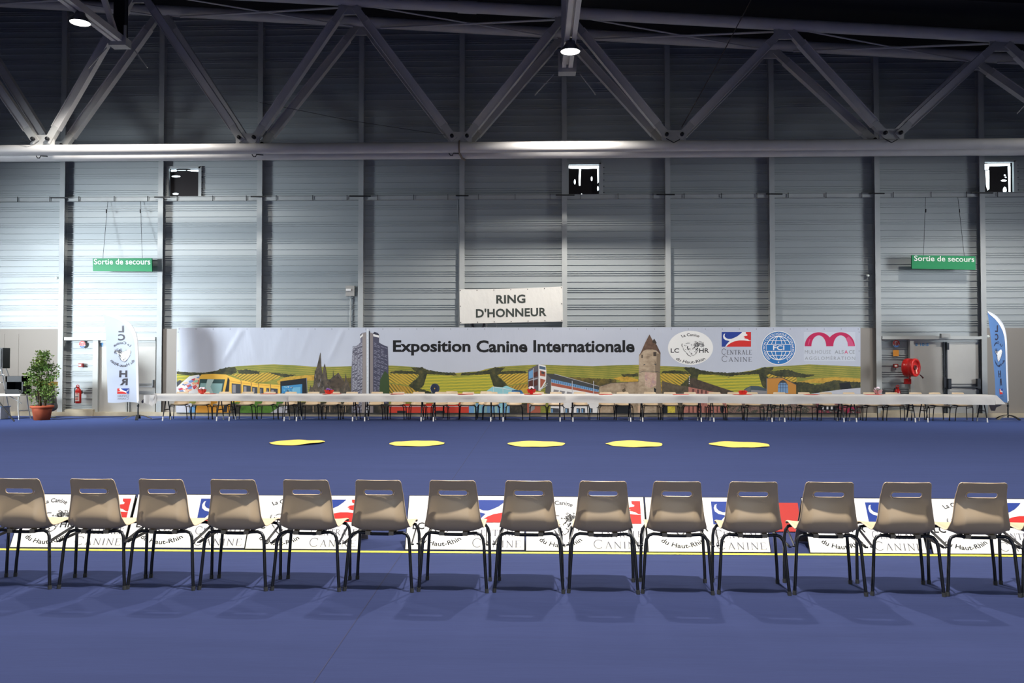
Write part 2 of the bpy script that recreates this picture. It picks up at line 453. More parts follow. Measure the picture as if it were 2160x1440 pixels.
# --- ribbed back wall, one sheet per bay
COLX = [at(px, 690, YP).x for px in (127.7, 336.0, 545.5, 760.0, 974.0, 1191.0, 1410.0, 1630.5, 1853.5, 2076.0)]
COLX = [COLX[0] - 2 * 2.93, COLX[0] - 2.93] + COLX + [COLX[-1] + 2.93, COLX[-1] + 5.86]
ZR = at(1080, 415.5, 24.7).z                          # rail height
RIBS = (0.0, 0.062, 0.128, 0.312)                      # ribs inside each half-metre cassette
Z0 = at(1080, 330 + 580 / 4, YW).z % 0.5
def rib_profile(z0, z1):
    """front line of the sheet from z0 up to z1 as (y, z)"""
    pts = [(YW, z0)]; k = int(z0 / .5) - 1
    while .5 * k < z1 + .5:
        for r in sorted(RIBS):
            z = Z0 + .5 * k + r - .02
            if z > z0 + .02 and z + .03 < z1: pts += [(YW, z), (YW - .028, z + .004), (YW - .028, z + .016), (YW, z + .024)]
        k += 1
    pts.append((YW, z1)); return pts
def sheet(m, x0, x1, z0, z1):
    pr = rib_profile(z0, z1)
    for (ya, za), (yb, zb) in zip(pr, pr[1:]): m.quad((x0, ya, za), (x1, ya, za), (x1, yb, zb), (x0, yb, zb))
WIN = {3: (358, 420, 356, 417, 427), 7: (1199, 1263.5, 348, 413, 1272), 11: (2071, 2136, 343, 408, 2143)}   # bay index: left, right, top, bottom, frame edge
wall = MB(); WBOX = {}
for i in range(len(COLX) - 1):
    x0, x1 = COLX[i], COLX[i + 1]
    if i in WIN:
        a, b, t, bo, e = WIN[i]
        p0 = at(a, t, YW); p1 = at(b, bo, YW); WBOX[i] = (p0.x, p1.x, p1.z, p0.z, at(e, t, YW).x)
        wx0, wx1, wz0, wz1 = p0.x, p1.x, p1.z, p0.z
        sheet(wall, x0, x1, 0, wz0); sheet(wall, x0, x1, wz1, 13.6)
        sheet(wall, x0, max(x0, wx0), wz0, wz1); sheet(wall, wx1, x1, wz0, wz1)
    else: sheet(wall, x0, x1, 0, 13.6)
wall.quad((-26, YW, 0), (COLX[0], YW, 0), (COLX[0], YW, 13.6), (-26, YW, 13.6)); wall.quad((COLX[-1], YW, 0), (26, YW, 0), (26, YW, 13.6), (COLX[-1], YW, 13.6))
structure(wall.build('wall_back', SHEET, recalc=False), 'grey ribbed metal cladding of the back wall')

# --- wall posts (I sections) standing proud of the sheet
for i, x in enumerate(COLX):
    m = MB(); h = roof_z(x)
    m.box((x, YP + .006, h / 2), (.155, .012, h)); m.box((x, YP + .1, h / 2), (.01, .19, h)); m.box((x, YW - .012, h / 2), (.155, .012, h))
    m.box((x, YP + .1, .02), (.24, .24, .04))
    structure(m.build('steel_column', STEEL))

# --- horizontal rail behind the posts with clips and black ties
m = MB()
for a, b in zip(COLX, COLX[1:]):
    m.box(((a + b) / 2, YW - .07, ZR), (b - a - .17, .1, .10))
    m.box(((a + b) / 2, YW - .075, ZR + .062), (b - a - .17, .13, .012)); m.box(((a + b) / 2, YW - .075, ZR - .062), (b - a - .17, .13, .012))
structure(m.build('trim_1', STEEL))
m = MB()
for i, (a, b) in enumerate(zip(COLX, COLX[1:])):
    for f in (.16, .52, .86): m.box((a + (b - a) * f, YW - .15, ZR), (.012, .02, .16))
for i, x in enumerate(COLX):
    m.bar((x - .18 - .08 * (i % 3), YP - .02, ZR + .03), (x + .2 + .1 * (i % 2), YP - .02, ZR + .025), .03, .035)
structure(m.build('trim_2', DARKM))

# --- beige kick panels and the concrete kerb
ZK = at(60, 693.5, 24.70).z
for k, (a, b) in enumerate(((-2, 122), (341, 375), (1812, 1849), (2081, 2290), (540, 760), (1190, 1410))):
    xa = COLX[0] - .1 if a < 0 else at(a, 780, 24.7).x
    xb = at(b, 780, 24.7).x
    if a in (540, 1190): continue
    m = MB(); m.box(((xa + xb) / 2, 24.73, ZK / 2 + .06), (xb - xa, .06, ZK - .12))
    if b == 122:
        for px in (8, 38): m.box((at(px, 780, 24.69).x, 24.698, ZK / 2), (.012, .006, ZK - .3))
    structure(m.build('wall_panel', KICK))
xa, xb = at(133, 780, 24.7).x, at(1853, 780, 24.7).x
m = MB(); m.box(((at(375, 780, 24.7).x + at(1812, 780, 24.7).x) / 2, 24.74, ZK / 2), (at(1812, 780, 24.7).x - at(375, 780, 24.7).x, .06, ZK)); structure(m.build('wall_panel', KICK))
m = MB(); m.box((0, 24.66, .06), (52, .20, .12)); structure(m.build('baseboard_back', KERB))

# --- seams of the carpet near the wall and the yellow tape line
m = MB(); a = fl(-40, 881.3); b = fl(2200, 886.2)
m.quad((a.x, a.y - .05, .003), (b.x, b.y - .05, .003), (b.x, b.y + .05, .003), (a.x, a.y + .05, .003))
tag(m.build('carpet_tape', mat('pale_tape', (132, 140, 165), 0.8)), 'pale seam tape along the carpet in front of the back wall', 'tape')
m = MB(); a = fl(-60, 1158.5); b = fl(2230, 1173)
m.quad((a.x, a.y - .03, .003), (b.x, b.y - .03, .003), (b.x, b.y + .03, .003), (a.x, a.y + .03, .003))
tag(m.build('floor_tape', mat('yellow_tape', (232, 222, 60), 0.6)), 'yellow tape line along the foot of the white sponsor boards', 'tape')

m = MB(); m.quad((-1.132, 2.5, .002), (-1.127, 2.5, .002), (-1.127, 24.5, .002), (-1.132, 24.5, .002)); structure(m.build('trim_4', mat('carpet_seam', (32, 36, 64), .9)))
# --- three small windows, each half covered by a torn dark board with daylight at its edges
SKYG = glow('daylight_pane', (226, 246, 255), 6.0); BOARDM = mat('dark_window_cover', (22, 14, 18), 0.7)
def blob(px, py, rx, ry, n=10): return [(px + rx * math.cos(2 * PI * k / n), py + ry * math.sin(2 * PI * k / n)) for k in range(n)]
HOLES = {3: [[(360, 357.6), (371, 357.4), (373, 359), (371, 361), (360, 361.4)], [(393, 359), (402, 357.6), (419, 357.5), (419, 361.5), (402, 360.6)], [(374.2, 358.6), (391, 358.6), (391, 359.4), (374.2, 359.4)],
             blob(370.5, 371.5, 9.5, 1.9), blob(369.5, 408.3, 6.5, 1.9), blob(378.5, 417 - 1.6, 1.2, 1)],
         7: [[(1199.6, 349), (1262.8, 349), (1262.8, 355.5), (1259, 354.6), (1240, 355.6), (1206, 355.2), (1199.6, 354)], [(1221.8, 356.2), (1225.8, 356.2), (1224.8, 378), (1224.2, 391), (1221.4, 391), (1220.6, 378)],
             [(1259.8, 356), (1262.8, 356), (1262.8, 384), (1260.6, 386)], blob(1212.6, 383, 1.7, 5.6), blob(1248.2, 376.4, 1.8, 4.8), blob(1261.2, 397, 1.6, 5), blob(1227, 410, 1.2, 2.4), blob(1261.2, 411, 1.4, 1.8)],
         11: [[(2072, 346), (2086, 344.5), (2132, 344.2), (2132, 349), (2088, 350), (2086, 357), (2072, 358)], [(2079.5, 359), (2087.8, 358.2), (2088, 372), (2088, 398), (2084.4, 401), (2081.4, 392)],
              [(2127, 350.5), (2132.4, 350), (2132.6, 406), (2129, 406), (2128, 380)], blob(2075, 382.4, 2.6, 5), blob(2118.5, 380.2, 6.2, 2, 12), blob(2120.6, 400.5, 3.8, 7.2), blob(2120.5, 369, 2, 1.6), blob(2122.6, 373.2, 1.8, 1.2)]}
for n, i in enumerate((3, 7, 11)):
    x0, x1, z0, z1, xe = WBOX[i]; a, b, t, bo, e = WIN[i]
    w = thing('window_%d' % (n + 1), ('small wall window beside the left exit sign, dark cover with thin bright gaps', 'middle small wall window, dark cover torn in a T shape of daylight', 'small wall window at right end, dark cover with wide bright edges')[n], None, ((x0 + x1) / 2, YW, z0), kind='structure')
    m = MB()
    for c, d in ((((x0 + x1) / 2, z1 + .03), (x1 - x0 + .12, .06)), (((x0 + x1) / 2, z0 - .03), (x1 - x0 + .12, .06)), ((x0 - .02, (z0 + z1) / 2), (.05, z1 - z0)), (((x1 + xe) / 2, (z0 + z1) / 2), (xe - x1, z1 - z0 + .1))):
        m.box((c[0], YW - .03, c[1]), (d[0], .09, d[1]))
    m.build('window_frame', STEEL, w)
    m = MB(); m.quad((x0, YW + .10, z0), (x1, YW + .10, z0), (x1, YW + .10, z1), (x0, YW + .10, z1)); m.build('pane', SKYG, w)
    def mp(u, v, k): p = at(u, v, YW); return (p.x, YW + .03 + .02 * (k - 1), p.z)
    pr = Print(mp); pr.poly([(a, t), (b, t), (b, bo), (a, bo)], BOARDM, 1, HOLES[i]); pr.build('window_cover', w)
    m = MB()
    for k in range(5): m.box((xe + .015, YW - .05, z0 + (z1 - z0) * (.1 + .2 * k)), (.04, .02, .02))
    m.build('hinge', DARKM, w)

# --- emergency doors in the two end bays
DOORM = mat('grey_door', (188, 186, 180), 0.55, noise=(1.2, 0.07)); FRAMEM = mat('door_frame_paint', (186, 189, 186), 0.5); BARM = mat('panic_bar_dark', (58, 62, 68), 0.4)
def door(nm, label, pl, pr_, jl, dl, mid0, mid1, dr, ytop, ybeam, box_at, bars, stickers):
    YD = 24.72; ra = at(pl, 780, YD).x; rb = at(pr_, 780, YD).x; zt = at(jl, ytop, YD).z; zb0 = at(jl, ybeam[1], YD - .06).z; zb1 = at(jl, ybeam[0], YD - .06).z
    d = thing(nm, label, None, ((ra + rb) / 2, YD, 0), kind='structure')
    X = lambda px: at(px, 780, YD).x
    m = MB(); m.box(((ra + rb) / 2, YD - .06, (zb0 + zb1) / 2), (rb - ra, .16, zb1 - zb0))
    m.box(((X(jl) + X(dl)) / 2, YD - .04, zb0 / 2), (X(dl) - X(jl), .12, zb0)); m.box(((X(dl) + X(dr)) / 2, YD, zt + .04), (X(dr) - X(dl), .1, .10))
    m.build('door_frame', FRAMEM, d)
    for k, (a, b) in enumerate(((dl, mid0), (mid1, dr))):
        m = MB(); m.box(((X(a) + X(b)) / 2, YD + .01, zt / 2 + .06), (X(b) - X(a) - .02, .06, zt - .12))
        leaf = m.build('door_leaf', DOORM, d)
        if k == 1:
            m = MB(); z = at(mid1, bars[0], YD - .1).z; z2 = at(mid1, bars[1], YD - .1).z
            m.bar((X(a) + .04, YD - .12, z), (X(b) - .04, YD - .12, z), .03, .045); m.bar((X(a) + .06, YD - .04, z2), (X(b) - .06, YD - .04, z2), .015, .02)
            for x in (X(a) + .03, X(b) - .05): m.box((x, YD - .07, z + .1), (.09, .1, .30) if nm == 'door_2' else (.03, .1, .2))
            m.build('panic_bar', BARM if nm == 'door_2' else mat('pale_bar', (150, 152, 154), .4), leaf)
    m = MB()
    for px in (mid0 + (mid1 - mid0) * .25, mid0 + (mid1 - mid0) * .8):
        m.bar((X(px), YD - .05, .1), (X(px), YD - .05, zt), .035, .03, up=(0, 1, 0))
    if nm == 'door_2': m.box((X(mid1), YD - .07, zt - .13), (.06, .06, .2)); m.box((X(mid0) + .03, YD - .06, 1.02), (.07, .05, .3))
    m.build('bolt_rod', BARM if nm == 'door_2' else FRAMEM, d)
    if box_at:
        p = at(box_at[0], box_at[1], YD - .2); q = at(box_at[2], box_at[3], YD - .2)
        m = MB(); m.box(((p.x + q.x) / 2, YD - .17, (p.z + q.z) / 2), (q.x - p.x, .12, p.z - q.z)); m.build('door_closer', FRAMEM, d)
    def mp(u, v, k): p = at(u, v, YD - .03); return (p.x, YD - .022 - .002 * k, p.z)
    pr = Print(mp); BL = mat('sticker_blue', (84, 144, 196), 0.6)
    for s in stickers:
        if len(s) == 5: pr.text(s[0], *s[1:], BL, 1, 0.03)
        else: pr.rect(*s, BL, 1)
    pr.build('door_sticker', d)
    return d
door('door_1', 'grey double emergency door behind the pale flag on the left', 140, 331, 199, 210, 267, 276, 329, 722, (711, 717.5), None, (815, 809), [(211.5, 723, 217, 728.5), (212, 729.5, 216.5, 731)])
door('door_2', 'grey double emergency door with dark crash bar at the right', 1858, 2068, 1917, 1925, 1988, 1997, 2064, 721, (709, 715.5), (1985, 703.5, 2004, 712), (816.5, 810), [('S 10-S', 1931, 723.5, 1959, 729.6)])
m = MB()
for a, b in ((140, 199), (1858, 1917)):
    m.box(((at(a, 860, 24.6).x + at(b, 860, 24.6).x) / 2, 24.64, .10), (at(b, 860, 24.6).x - at(a, 860, 24.6).x, .26, .2))
structure(m.build('trim_3', KERB))

# ================================================================== ROOF STEEL
TRUSS = mat('grey_truss_paint', (208, 206, 205), 0.42, noise=(2, 0.05)); PLATE = mat('pale_gusset', (186, 186, 184), 0.5)
YT, YB, YBT = 22.0, 22.68, 23.4
zc = at(1080, 310, YT).z
tr = thing('roof_truss', 'grey tubular steel box truss spanning the hall in front of the back wall', 'truss', (0, YT, zc))
xs = (-18.0, 18.0)
ts = lambda x: at(1080, 20, YT).z - 0.0672 * (x - at(1080, 20, YT).x)
for y, nm in ((YT, 'bottom_chord'), (YB, 'bottom_chord')):
    m = MB(); m.tube([(xs[0], y, zc), (xs[1], y, zc)], .142, 24)
    if y == YT: m.tube([(at(968, 310, y).x - .02, y, zc), (at(968, 310, y).x + .05, y, zc)], .152, 24)
    m.build(nm, TRUSS, tr)
for y in (YT, YBT):
    m = MB(); m.tube([(xs[0], y, ts(xs[0])), (xs[1], y, ts(xs[1]))], .155, 20)
    if y == YT: m.tube([(at(966, 10, y).x, y, ts(at(966, 10, y).x)), (at(966, 10, y).x + .5, y, ts(at(966, 10, y).x + .5))], .17, 20)
    m.build('top_chord', TRUSS, tr)
xb = [at(p, 288, YT).x for p in (-355, 90, 523, 970, 1421, 1880, 2345)]
zb = at(1080, 288, YT).z
xt = [at(p, q, YT).x for p, q in ((-165, -30), (292, -6), (738, 20), (1195, 46), (1657, 72), (2112, 100), (2570, 128))]
zt_ = [ts(x) - .27 for x in xt]
for row, (yb_, yt_) in enumerate(((YT, YT), (YB, YBT))):
    for i, x in enumerate(xb):
        m = MB(); m.plate([(x - .32, zb - .20), (x + .32, zb - .20), (x + .32, zb + .02), (x + .24, zb + .13), (x - .24, zb + .13), (x - .32, zb + .02)], yb_ - .03, yb_ + .03)
        g = m.build('gusset_plate', PLATE, tr)
        for sx in (-1, 1):
            m = MB(); m.lathe([(0, 0), (.05, 0), (.05, .07), (0, .07)], 10, Matrix.Translation((x + sx * .2, yb_ - .16, zb + .0)) @ Matrix.Rotation(-PI / 2, 4, 'X')); m.build('bolt', DARKM, g)
    for i, x in enumerate(xt):
        z = zt_[i]; m = MB(); m.plate([(x - .31, z + .16), (x + .31, z + .16), (x + .3, z - .05), (x + .2, z - .12), (x - .2, z - .12), (x - .3, z - .05)], yt_ - .03, yt_ + .03)
        m.build('gusset_plate', PLATE, tr)
    for i, x in enumerate(xb):
        for sx, j in ((-1, i - 1), (1, i)):
            if j < 0 or j >= len(xt): continue
            p0 = Vector((x + sx * .2, yb_, zb)); p1 = Vector((xt[j] - sx * .2, yt_, zt_[j])); d = (p1 - p0).normalized()
            m = MB(); a = p0 + d * .34; b = p1 - d * .3
            m.bar(a, b, .20, .13, up=(0, 1, 0))                       # web plate and two flanges of the brace
            side = d.cross(Vector((0, 1, 0))).normalized()
            for s_ in (-1, 1): m.bar(a + side * s_ * .10, b + side * s_ * .10, .018, .19, up=(0, 1, 0))
            br = m.build('brace', TRUSS, tr)
            for e, q in ((p0, d), (p1, -d)):
                m = MB(); m.bar(e - q * .1, e + q * .40, .19, .15, up=(0, 1, 0)); m.build('fork_plate', PLATE, br)
for i in range(6):                                                    # thin rods between the two top chords
    m = MB(); xa = xt[i] + .6; xb_ = xt[i + 1] - .2
    m.tube([(xa, YBT - .12, ts(xa) - .2), (xb_, YT + .1, ts(xb_) - .16)], .03, 8)
    m.tube([(xa, YT + .1, ts(xa) - .1), (xb_, YBT - .12, ts(xb_) - .2)], .022, 8); m.build('bracing_rod', TRUSS, tr)
m = MB(); p = at(968, 330, YT - .2)                                    # band and hook round the bottom chords
m.tube([(p.x, YT + .17 * math.cos(a * PI / 8), zc + .17 * math.sin(a * PI / 8)) for a in range(16)], .02, 8, closed=True)
m.tube([(p.x, YT, zc - .16), (p.x + .04, YT + .3, zc - .22), (p.x + .08, YB, zc - .17)], .03, 8); m.build('strap', mat('tan_strap', (126, 112, 100), 0.6), tr)
for px in (85, 2 * 270, 955):
    m = MB(); q = at(px, 332, YT); m.tube([(q.x - .1, YT - .02, zc - .16), (q.x - .06, YT - .03, zc - .22), (q.x, YT - .03, zc - .22), (q.x + .02, YT - .02, zc - .16), (q.x + .2, YT, zc - .17)], .014, 6); m.build('cable_tie', DARKM, tr)
for px in (62, 1421, 1880):
    m = MB(); q = at(px, 290, YT - .2); m.tube([(q.x - .2, YT - .2, q.z - .02), (q.x, YT - .22, q.z - .14), (q.x + .16, YT - .2, q.z - .05)], .012, 6); m.build('cable_loop', DARKM, tr)

# --- three lighter beams running away from the camera above the truss, with the lamps
BX = [at(255, 94, 21.8).x, at(1196, 150, 21.8).x]; BX = BX + [at(2212, 188, 21.8).x]
BZ = [at(255, 94, 21.8).z + .1, at(1196, 150, 21.8).z + .1]; BZ = BZ + [at(2212, 188, 21.8).z + .1]
LENS = glow('lamp_lens', (255, 248, 236), 30.0); BELL = mat('lamp_reflector', (120, 122, 126), 0.35, metal=0.6)
where = ('left', 'middle', 'right')
for i, (x, z) in enumerate(zip(BX, BZ)):
    b = thing('roof_beam', '%s steel lattice beam running along the roof towards the back wall' % where[i], 'beam', (x, 21.8, z), group='lattice roof beams')
    m = MB()
    for s in (-1, 1): m.box((x + s * .085, 8, z), (.11, 27.6, .18))
    m.box((x, 8, z + .05), (.06, 27.6, .1)); m.build('bottom_chord', TRUSS, b)
    zr = ts(x) + .05
    m = MB(); m.box((x, 8, zr + .25), (.22, 27.6, .16)); m.build('top_chord', TRUSS, b)
    m = MB(); m.box((x, 21.78, (z + zr) / 2 + .1), (.30, .2, zr - z + .3)); m.build('end_post', DARKM if i != 1 else TRUSS, b)
    for k in range(9):
        m = MB(); y0 = 21.5 - 3.0 * k; m.bar((x, y0, z + .08), (x, y0 - 1.5, zr + .2), .12, .12, up=(1, 0, 0)); m.bar((x, y0 - 1.5, zr + .2), (x, y0 - 3.0, z + .08), .12, .12, up=(1, 0, 0)); m.build('web_member', TRUSS, b)
    m = MB(); m.box((x, 21.75, z - .08), (.46, .32, .22))
    for s in (-1, 1): m.bar((x + s * .21, 21.6, z - .15), (x + s * .21, 21.6, z + .34), .03, .06); m.bar((x + s * .35, 21.75, z - .2), (x + s * (.85 if s < 0 else .75), 21.75, z - .75), .025, .025)
    m.build('end_shoe', PLATE, b)
LAMPX = [BX[0] - 11.75] + BX + [BX[2] + 11.75]; LAMPZ = [BZ[0] + .67] + BZ + [BZ[2] - .67]  # outermost columns are assumed, unseen lights without lamp bodies
rown = ('farthest', 'second', 'third', 'nearest')
for r, y in enumerate(LAMP_ROWS_Y):
    for i, (x, z) in enumerate(zip(LAMPX, LAMPZ)):
        zl = z - .34
        if r == 0 and i in (1, 2, 3) or i in (1, 2, 3):
            t = thing('ceiling_lamp', 'round bell ceiling lamp under the %s roof beam%s' % (where[i - 1], ', glowing white' if r == 0 else ', %s row from the back wall' % rown[r]), 'lamp', (x, y, zl), 'bell lamps under the roof beams')
            m = MB(); m.lathe([(.05, .30), (.10, .29), (.13, .18), (.22, .06), (.245, .0), (.235, -.0), (.21, .06), (.12, .17), (.04, .2)], 24, Matrix.Translation((x, y, zl))); m.build('reflector', BELL, t)
            m = MB(); m.lathe([(0, -.012), (.12, -.010), (.225, .012), (.225, .03), (0, .03)], 24, Matrix.Translation((x, y, zl))); m.build('lens', LENS, t)
            m = MB(); m.tube([(x, y, zl + .26), (x, y, z + .02)], .03, 8); m.build('hanger', DARKM, t)
        l = bpy.data.lights.new('bell_lamp_light', 'SPOT'); l.energy = LAMP_W * LAMP_SHARE[r] * LAMP_COLUMN[i]; l.color = (1.0, 0.95, 0.88); l.spot_size = math.radians(128); l.spot_blend = 0.45; l.shadow_soft_size = 0.26 if r == 0 else 0.12
        o = bpy.data.objects.new('bell_lamp_light', l); COL.objects.link(o); o.location = (x, y, zl - .05)
m = MB(); a = at(1438, 268, YT - .25); b = at(1600, -30, 18.0)
m.tube([a, a.lerp(b, .5) - Vector((0, 0, .05)), b], .012, 6); tag(m.build('rope', mat('thin_rope', (70, 64, 58), 0.8)), 'thin rope rising from the truss joint into the dark roof', 'rope')
m = MB(); a = at(548, 216, 22.3); b = at(940, 285, YT - .1)
m.tube([a, a.lerp(b, .5) - Vector((0, 0, .06)), b], .007, 5); tag(m.build('wire', mat('thin_wire', (90, 88, 84), 0.6)), 'thin wire sloping across the dark wall above the truss tube', 'wire')
# ================================================================== CHAIRS
ORD = ['first', 'second', 'third', 'fourth', 'fifth', 'sixth', 'seventh', 'eighth', 'ninth', 'tenth', 'eleventh', 'twelfth', 'thirteenth', 'fourteenth', 'fifteenth', 'sixteenth', 'seventeenth', 'eighteenth', 'nineteenth', 'twentieth']
def nth(i, n, noun):
    """place in a row of n, counted from the nearer end"""
    if i == 0: return 'leftmost ' + noun
    if i == n - 1: return 'rightmost ' + noun
    return '%s %s from the left' % (ORD[i], noun) if i < n / 2 else '%s %s from the right' % (ORD[n - 1 - i], noun)
SHELL = mat('beige_plastic', (198, 176, 146), 0.38, spec=0.5, noise=(6, 0.04)); TUBEM = mat('dark_tube', (42, 44, 50), 0.35, metal=0.5); CAPM = mat('grey_rubber', (58, 60, 62), 0.6); CLIP = mat('clip_plastic', (140, 132, 116), 0.5)
def shell_mesh():
    prof = [(.235, .415, .195), (.225, .430, .203), (.18, .440, .210), (.10, .434, .214), (.0, .424, .216), (-.09, .418, .217), (-.145, .420, .217), (-.185, .436, .214), (-.213, .470, .207), (-.225, .515, .199),
            (-.221, .56, .192), (-.210, .61, .186), (-.203, .65, .181), (-.205, .688, .177), (-.211, .706, .1745), (-.218, .724, .172), (-.229, .756, .169), (-.238, .776, .167), (-.243, .788, .163), (-.246, .7955, .153), (-.247, .798, .140)]
    us = [-1, -.96, -.86, -.75, -.615, -.53, -.4, -.2, 0, .2, .4, .53, .615, .75, .86, .96, 1]
    bm = bmesh.new(); grid = []
    nrow = len(prof)
    sst = lambda x, a, b: (lambda t: t * t * (3 - 2 * t))(max(0, min(1, (x - a) / (b - a))))
    for j, (y, z, w) in enumerate(prof):
        row = []; back = max(0.0, min(1.0, (j - 6) / 4.0))
        pan = math.exp(-((j - 8.5) / 2.2) ** 2)                      # round pan at the foot of the back, side wings set forward of it
        for u in us:
            x = u * w; e = u * u; wing = sst(abs(u), .62, .97)
            yy = y + back * .022 * e + pan * .034 * wing
            zz = z + (1 - back) * (.010 * e * e) + (.026 * e * e if 3 <= j <= 8 else 0)
            if abs(u) == 1: yy -= .008 * back; zz -= .012 * (1 - back)
            if j == 0: yy -= .03 * e
            row.append(bm.verts.new((x, yy, zz)))
        grid.append(row)
    hj = (13, 14, 15)                                            # rows of the hand hole
    for k, s in ((4, -1), (12, 1)):
        grid[14][k].co.x += s * .010
        for j in (13, 15): grid[j][k].co.x -= s * .008
    for j in range(nrow - 1):
        for i in range(len(us) - 1):
            if j in (13, 14) and 4 <= i < 12: continue
            bm.faces.new((grid[j][i], grid[j][i + 1], grid[j + 1][i + 1], grid[j + 1][i]))
    bmesh.ops.recalc_face_normals(bm, faces=bm.faces)
    me = bpy.data.meshes.new('shell'); bm.to_mesh(me); bm.free()
    for p in me.polygons: p.use_smooth = True
    o = bpy.data.objects.new('shell', me); COL.objects.link(o)
    s = o.modifiers.new('t', 'SOLIDIFY'); s.thickness = .008; s.offset = 0
    s = o.modifiers.new('s', 'SUBSURF'); s.levels = 2; s.render_levels = 2
    dg = bpy.context.evaluated_depsgraph_get(); dg.update()
    out = bpy.data.meshes.new_from_object(o.evaluated_get(dg)); bpy.data.objects.remove(o)
    out.name = 'shell'
    return out
def make_chair():
    t = thing('stacking_chair', 'chair', 'chair')
    me = shell_mesh(); me.materials.clear(); me.materials.append(SHELL)
    o = bpy.data.objects.new('seat_shell', me); COL.objects.link(o); o.parent = t; OFF[o.name] = Vector((0, 0, 0))
    m = MB(); rim = []
    for k in range(28):
        a = 2 * PI * k / 28; x = .084 * (1 if math.cos(a) > 0 else -1) + .023 * math.cos(a); z = .7065 + .0215 * math.sin(a)
        rim.append((x, -.2095 - .55 * (z - .7065) * .6 - .006 + .022 * (x / .174) ** 2 - .0005, z))
    m.tube(rim, .0045, 6, closed=True); m.build('hand_hole_rim', SHELL, o)
    def leg(pts):
        m = MB(); m.tube(pts, .0115, 10); l = m.build('leg', TUBEM, t)
        m = MB(); f = Vector(pts[0]); d = (Vector(pts[1]) - f).normalized(); m.tube([f, f + d * .028], .0140, 10); m.build('rubber_foot', CAPM, l)
    for s in (-1, 1):
        leg([(s * .246, -.215, 0), (s * .236, -.206, .12), (s * .222, -.190, .33), (s * .214, -.18, .375), (s * .196, -.17, .402), (s * .165, -.165, .412), (s * .12, -.163, .409)])
        leg([(s * .238, .105, 0), (s * .236, .115, .12), (s * .228, .14, .34), (s * .218, .147, .385), (s * .198, .15, .411), (s * .165, .15, .418), (s * .12, .15, .417)])
    m = MB()
    m.tube([(-.12, -.163, .409), (-.06, -.163, .400), (.06, -.163, .400), (.12, -.163, .409)], .0115, 10); m.tube([(-.12, .15, .417), (.12, .15, .417)], .0115, 10)
    for s in (-1, 1): m.tube([(s * .1, -.163, .405), (s * .1, .15, .417)], .010, 8)
    m.build('cross_tube', TUBEM, t)
    for s in (-1, 1):
        m = MB(); m.bar((s * .205, .14, .385), (s * .244, -.22, .345), .006, .020); m.tube([(s * .244, -.22, .345), (s * .254, -.232, .343), (s * .256, -.22, .343)], .006, 8); m.build('link_bar', TUBEM, t)
        m = MB(); m.box((s * .085, -.168, .409), (.036, .034, .028)); m.build('clip', CLIP, t)
    return t
chair = make_chair()
# near row: backs to the camera
feet = [(-112, 0), (40, 0), (196, 0), (342, 0), (494, 0), (648, 0), (802, 0), (958.5, 0), (1119, 0), (1276, 0), (1434, 0), (1595, 0), (1756, 0), (1919, 0), (2079, 0), (2240, 0)]
NEAR = 'stacking chairs in the near row'
rnd = random.Random(11); used = False
for i, (px, _) in enumerate(feet):
    p = fl(px - 1, 1240.5 + 18.5 * px / 2160.0); y = p.y + .215
    lab = {0: 'beige plastic chair cut off by the left frame edge, only its legs showing', len(feet) - 1: 'beige plastic chair cut off by the right frame edge in the near row'}.get(i, 'beige plastic chair seen from behind, %s in the near row' % nth(i - 1, len(feet) - 2, 'whole one' if 0 < i < 15 else 'one'))
    rz = -.045 + rnd.uniform(-.015, .015)
    if not used: chair.location = (p.x, y, 0); chair.rotation_euler = (0, 0, rz); chair['label'] = lab; chair['group'] = NEAR; used = True
    else: dup(chair, (p.x, y, 0), rz, lab, NEAR)
# far row behind the tables, facing the camera
FAR = 'stacking chairs behind the long white table'
tops = [387, 432, 476, 524, 569, 613, 662, 704, 742, 795, 840, 884, 930, 954, 988, 1026, 1037, 1085, 1135, 1172, 1224, 1279, 1314, 1371, 1412, 1454, 1506, 1545.5, 1586, 1643, 1696, 1741, 1791, 1833, 1878, 1929, 1971.5, 2019.3]
for i, px in enumerate(tops):
    yb = 23.55 if px not in (954, 1026) else 24.08
    p = at(px, 827, yb)
    k = i + 1
    lab = 'beige plastic chair behind the white tablecloth, %s' % (nth(i, 38, 'one') if i < 19 and i < 20 or i >= 19 else '')
    q = dup(chair, (p.x, yb - .24, 0), PI + rnd.uniform(-.09, .09), lab, FAR); q.scale = (1, 1, .965)

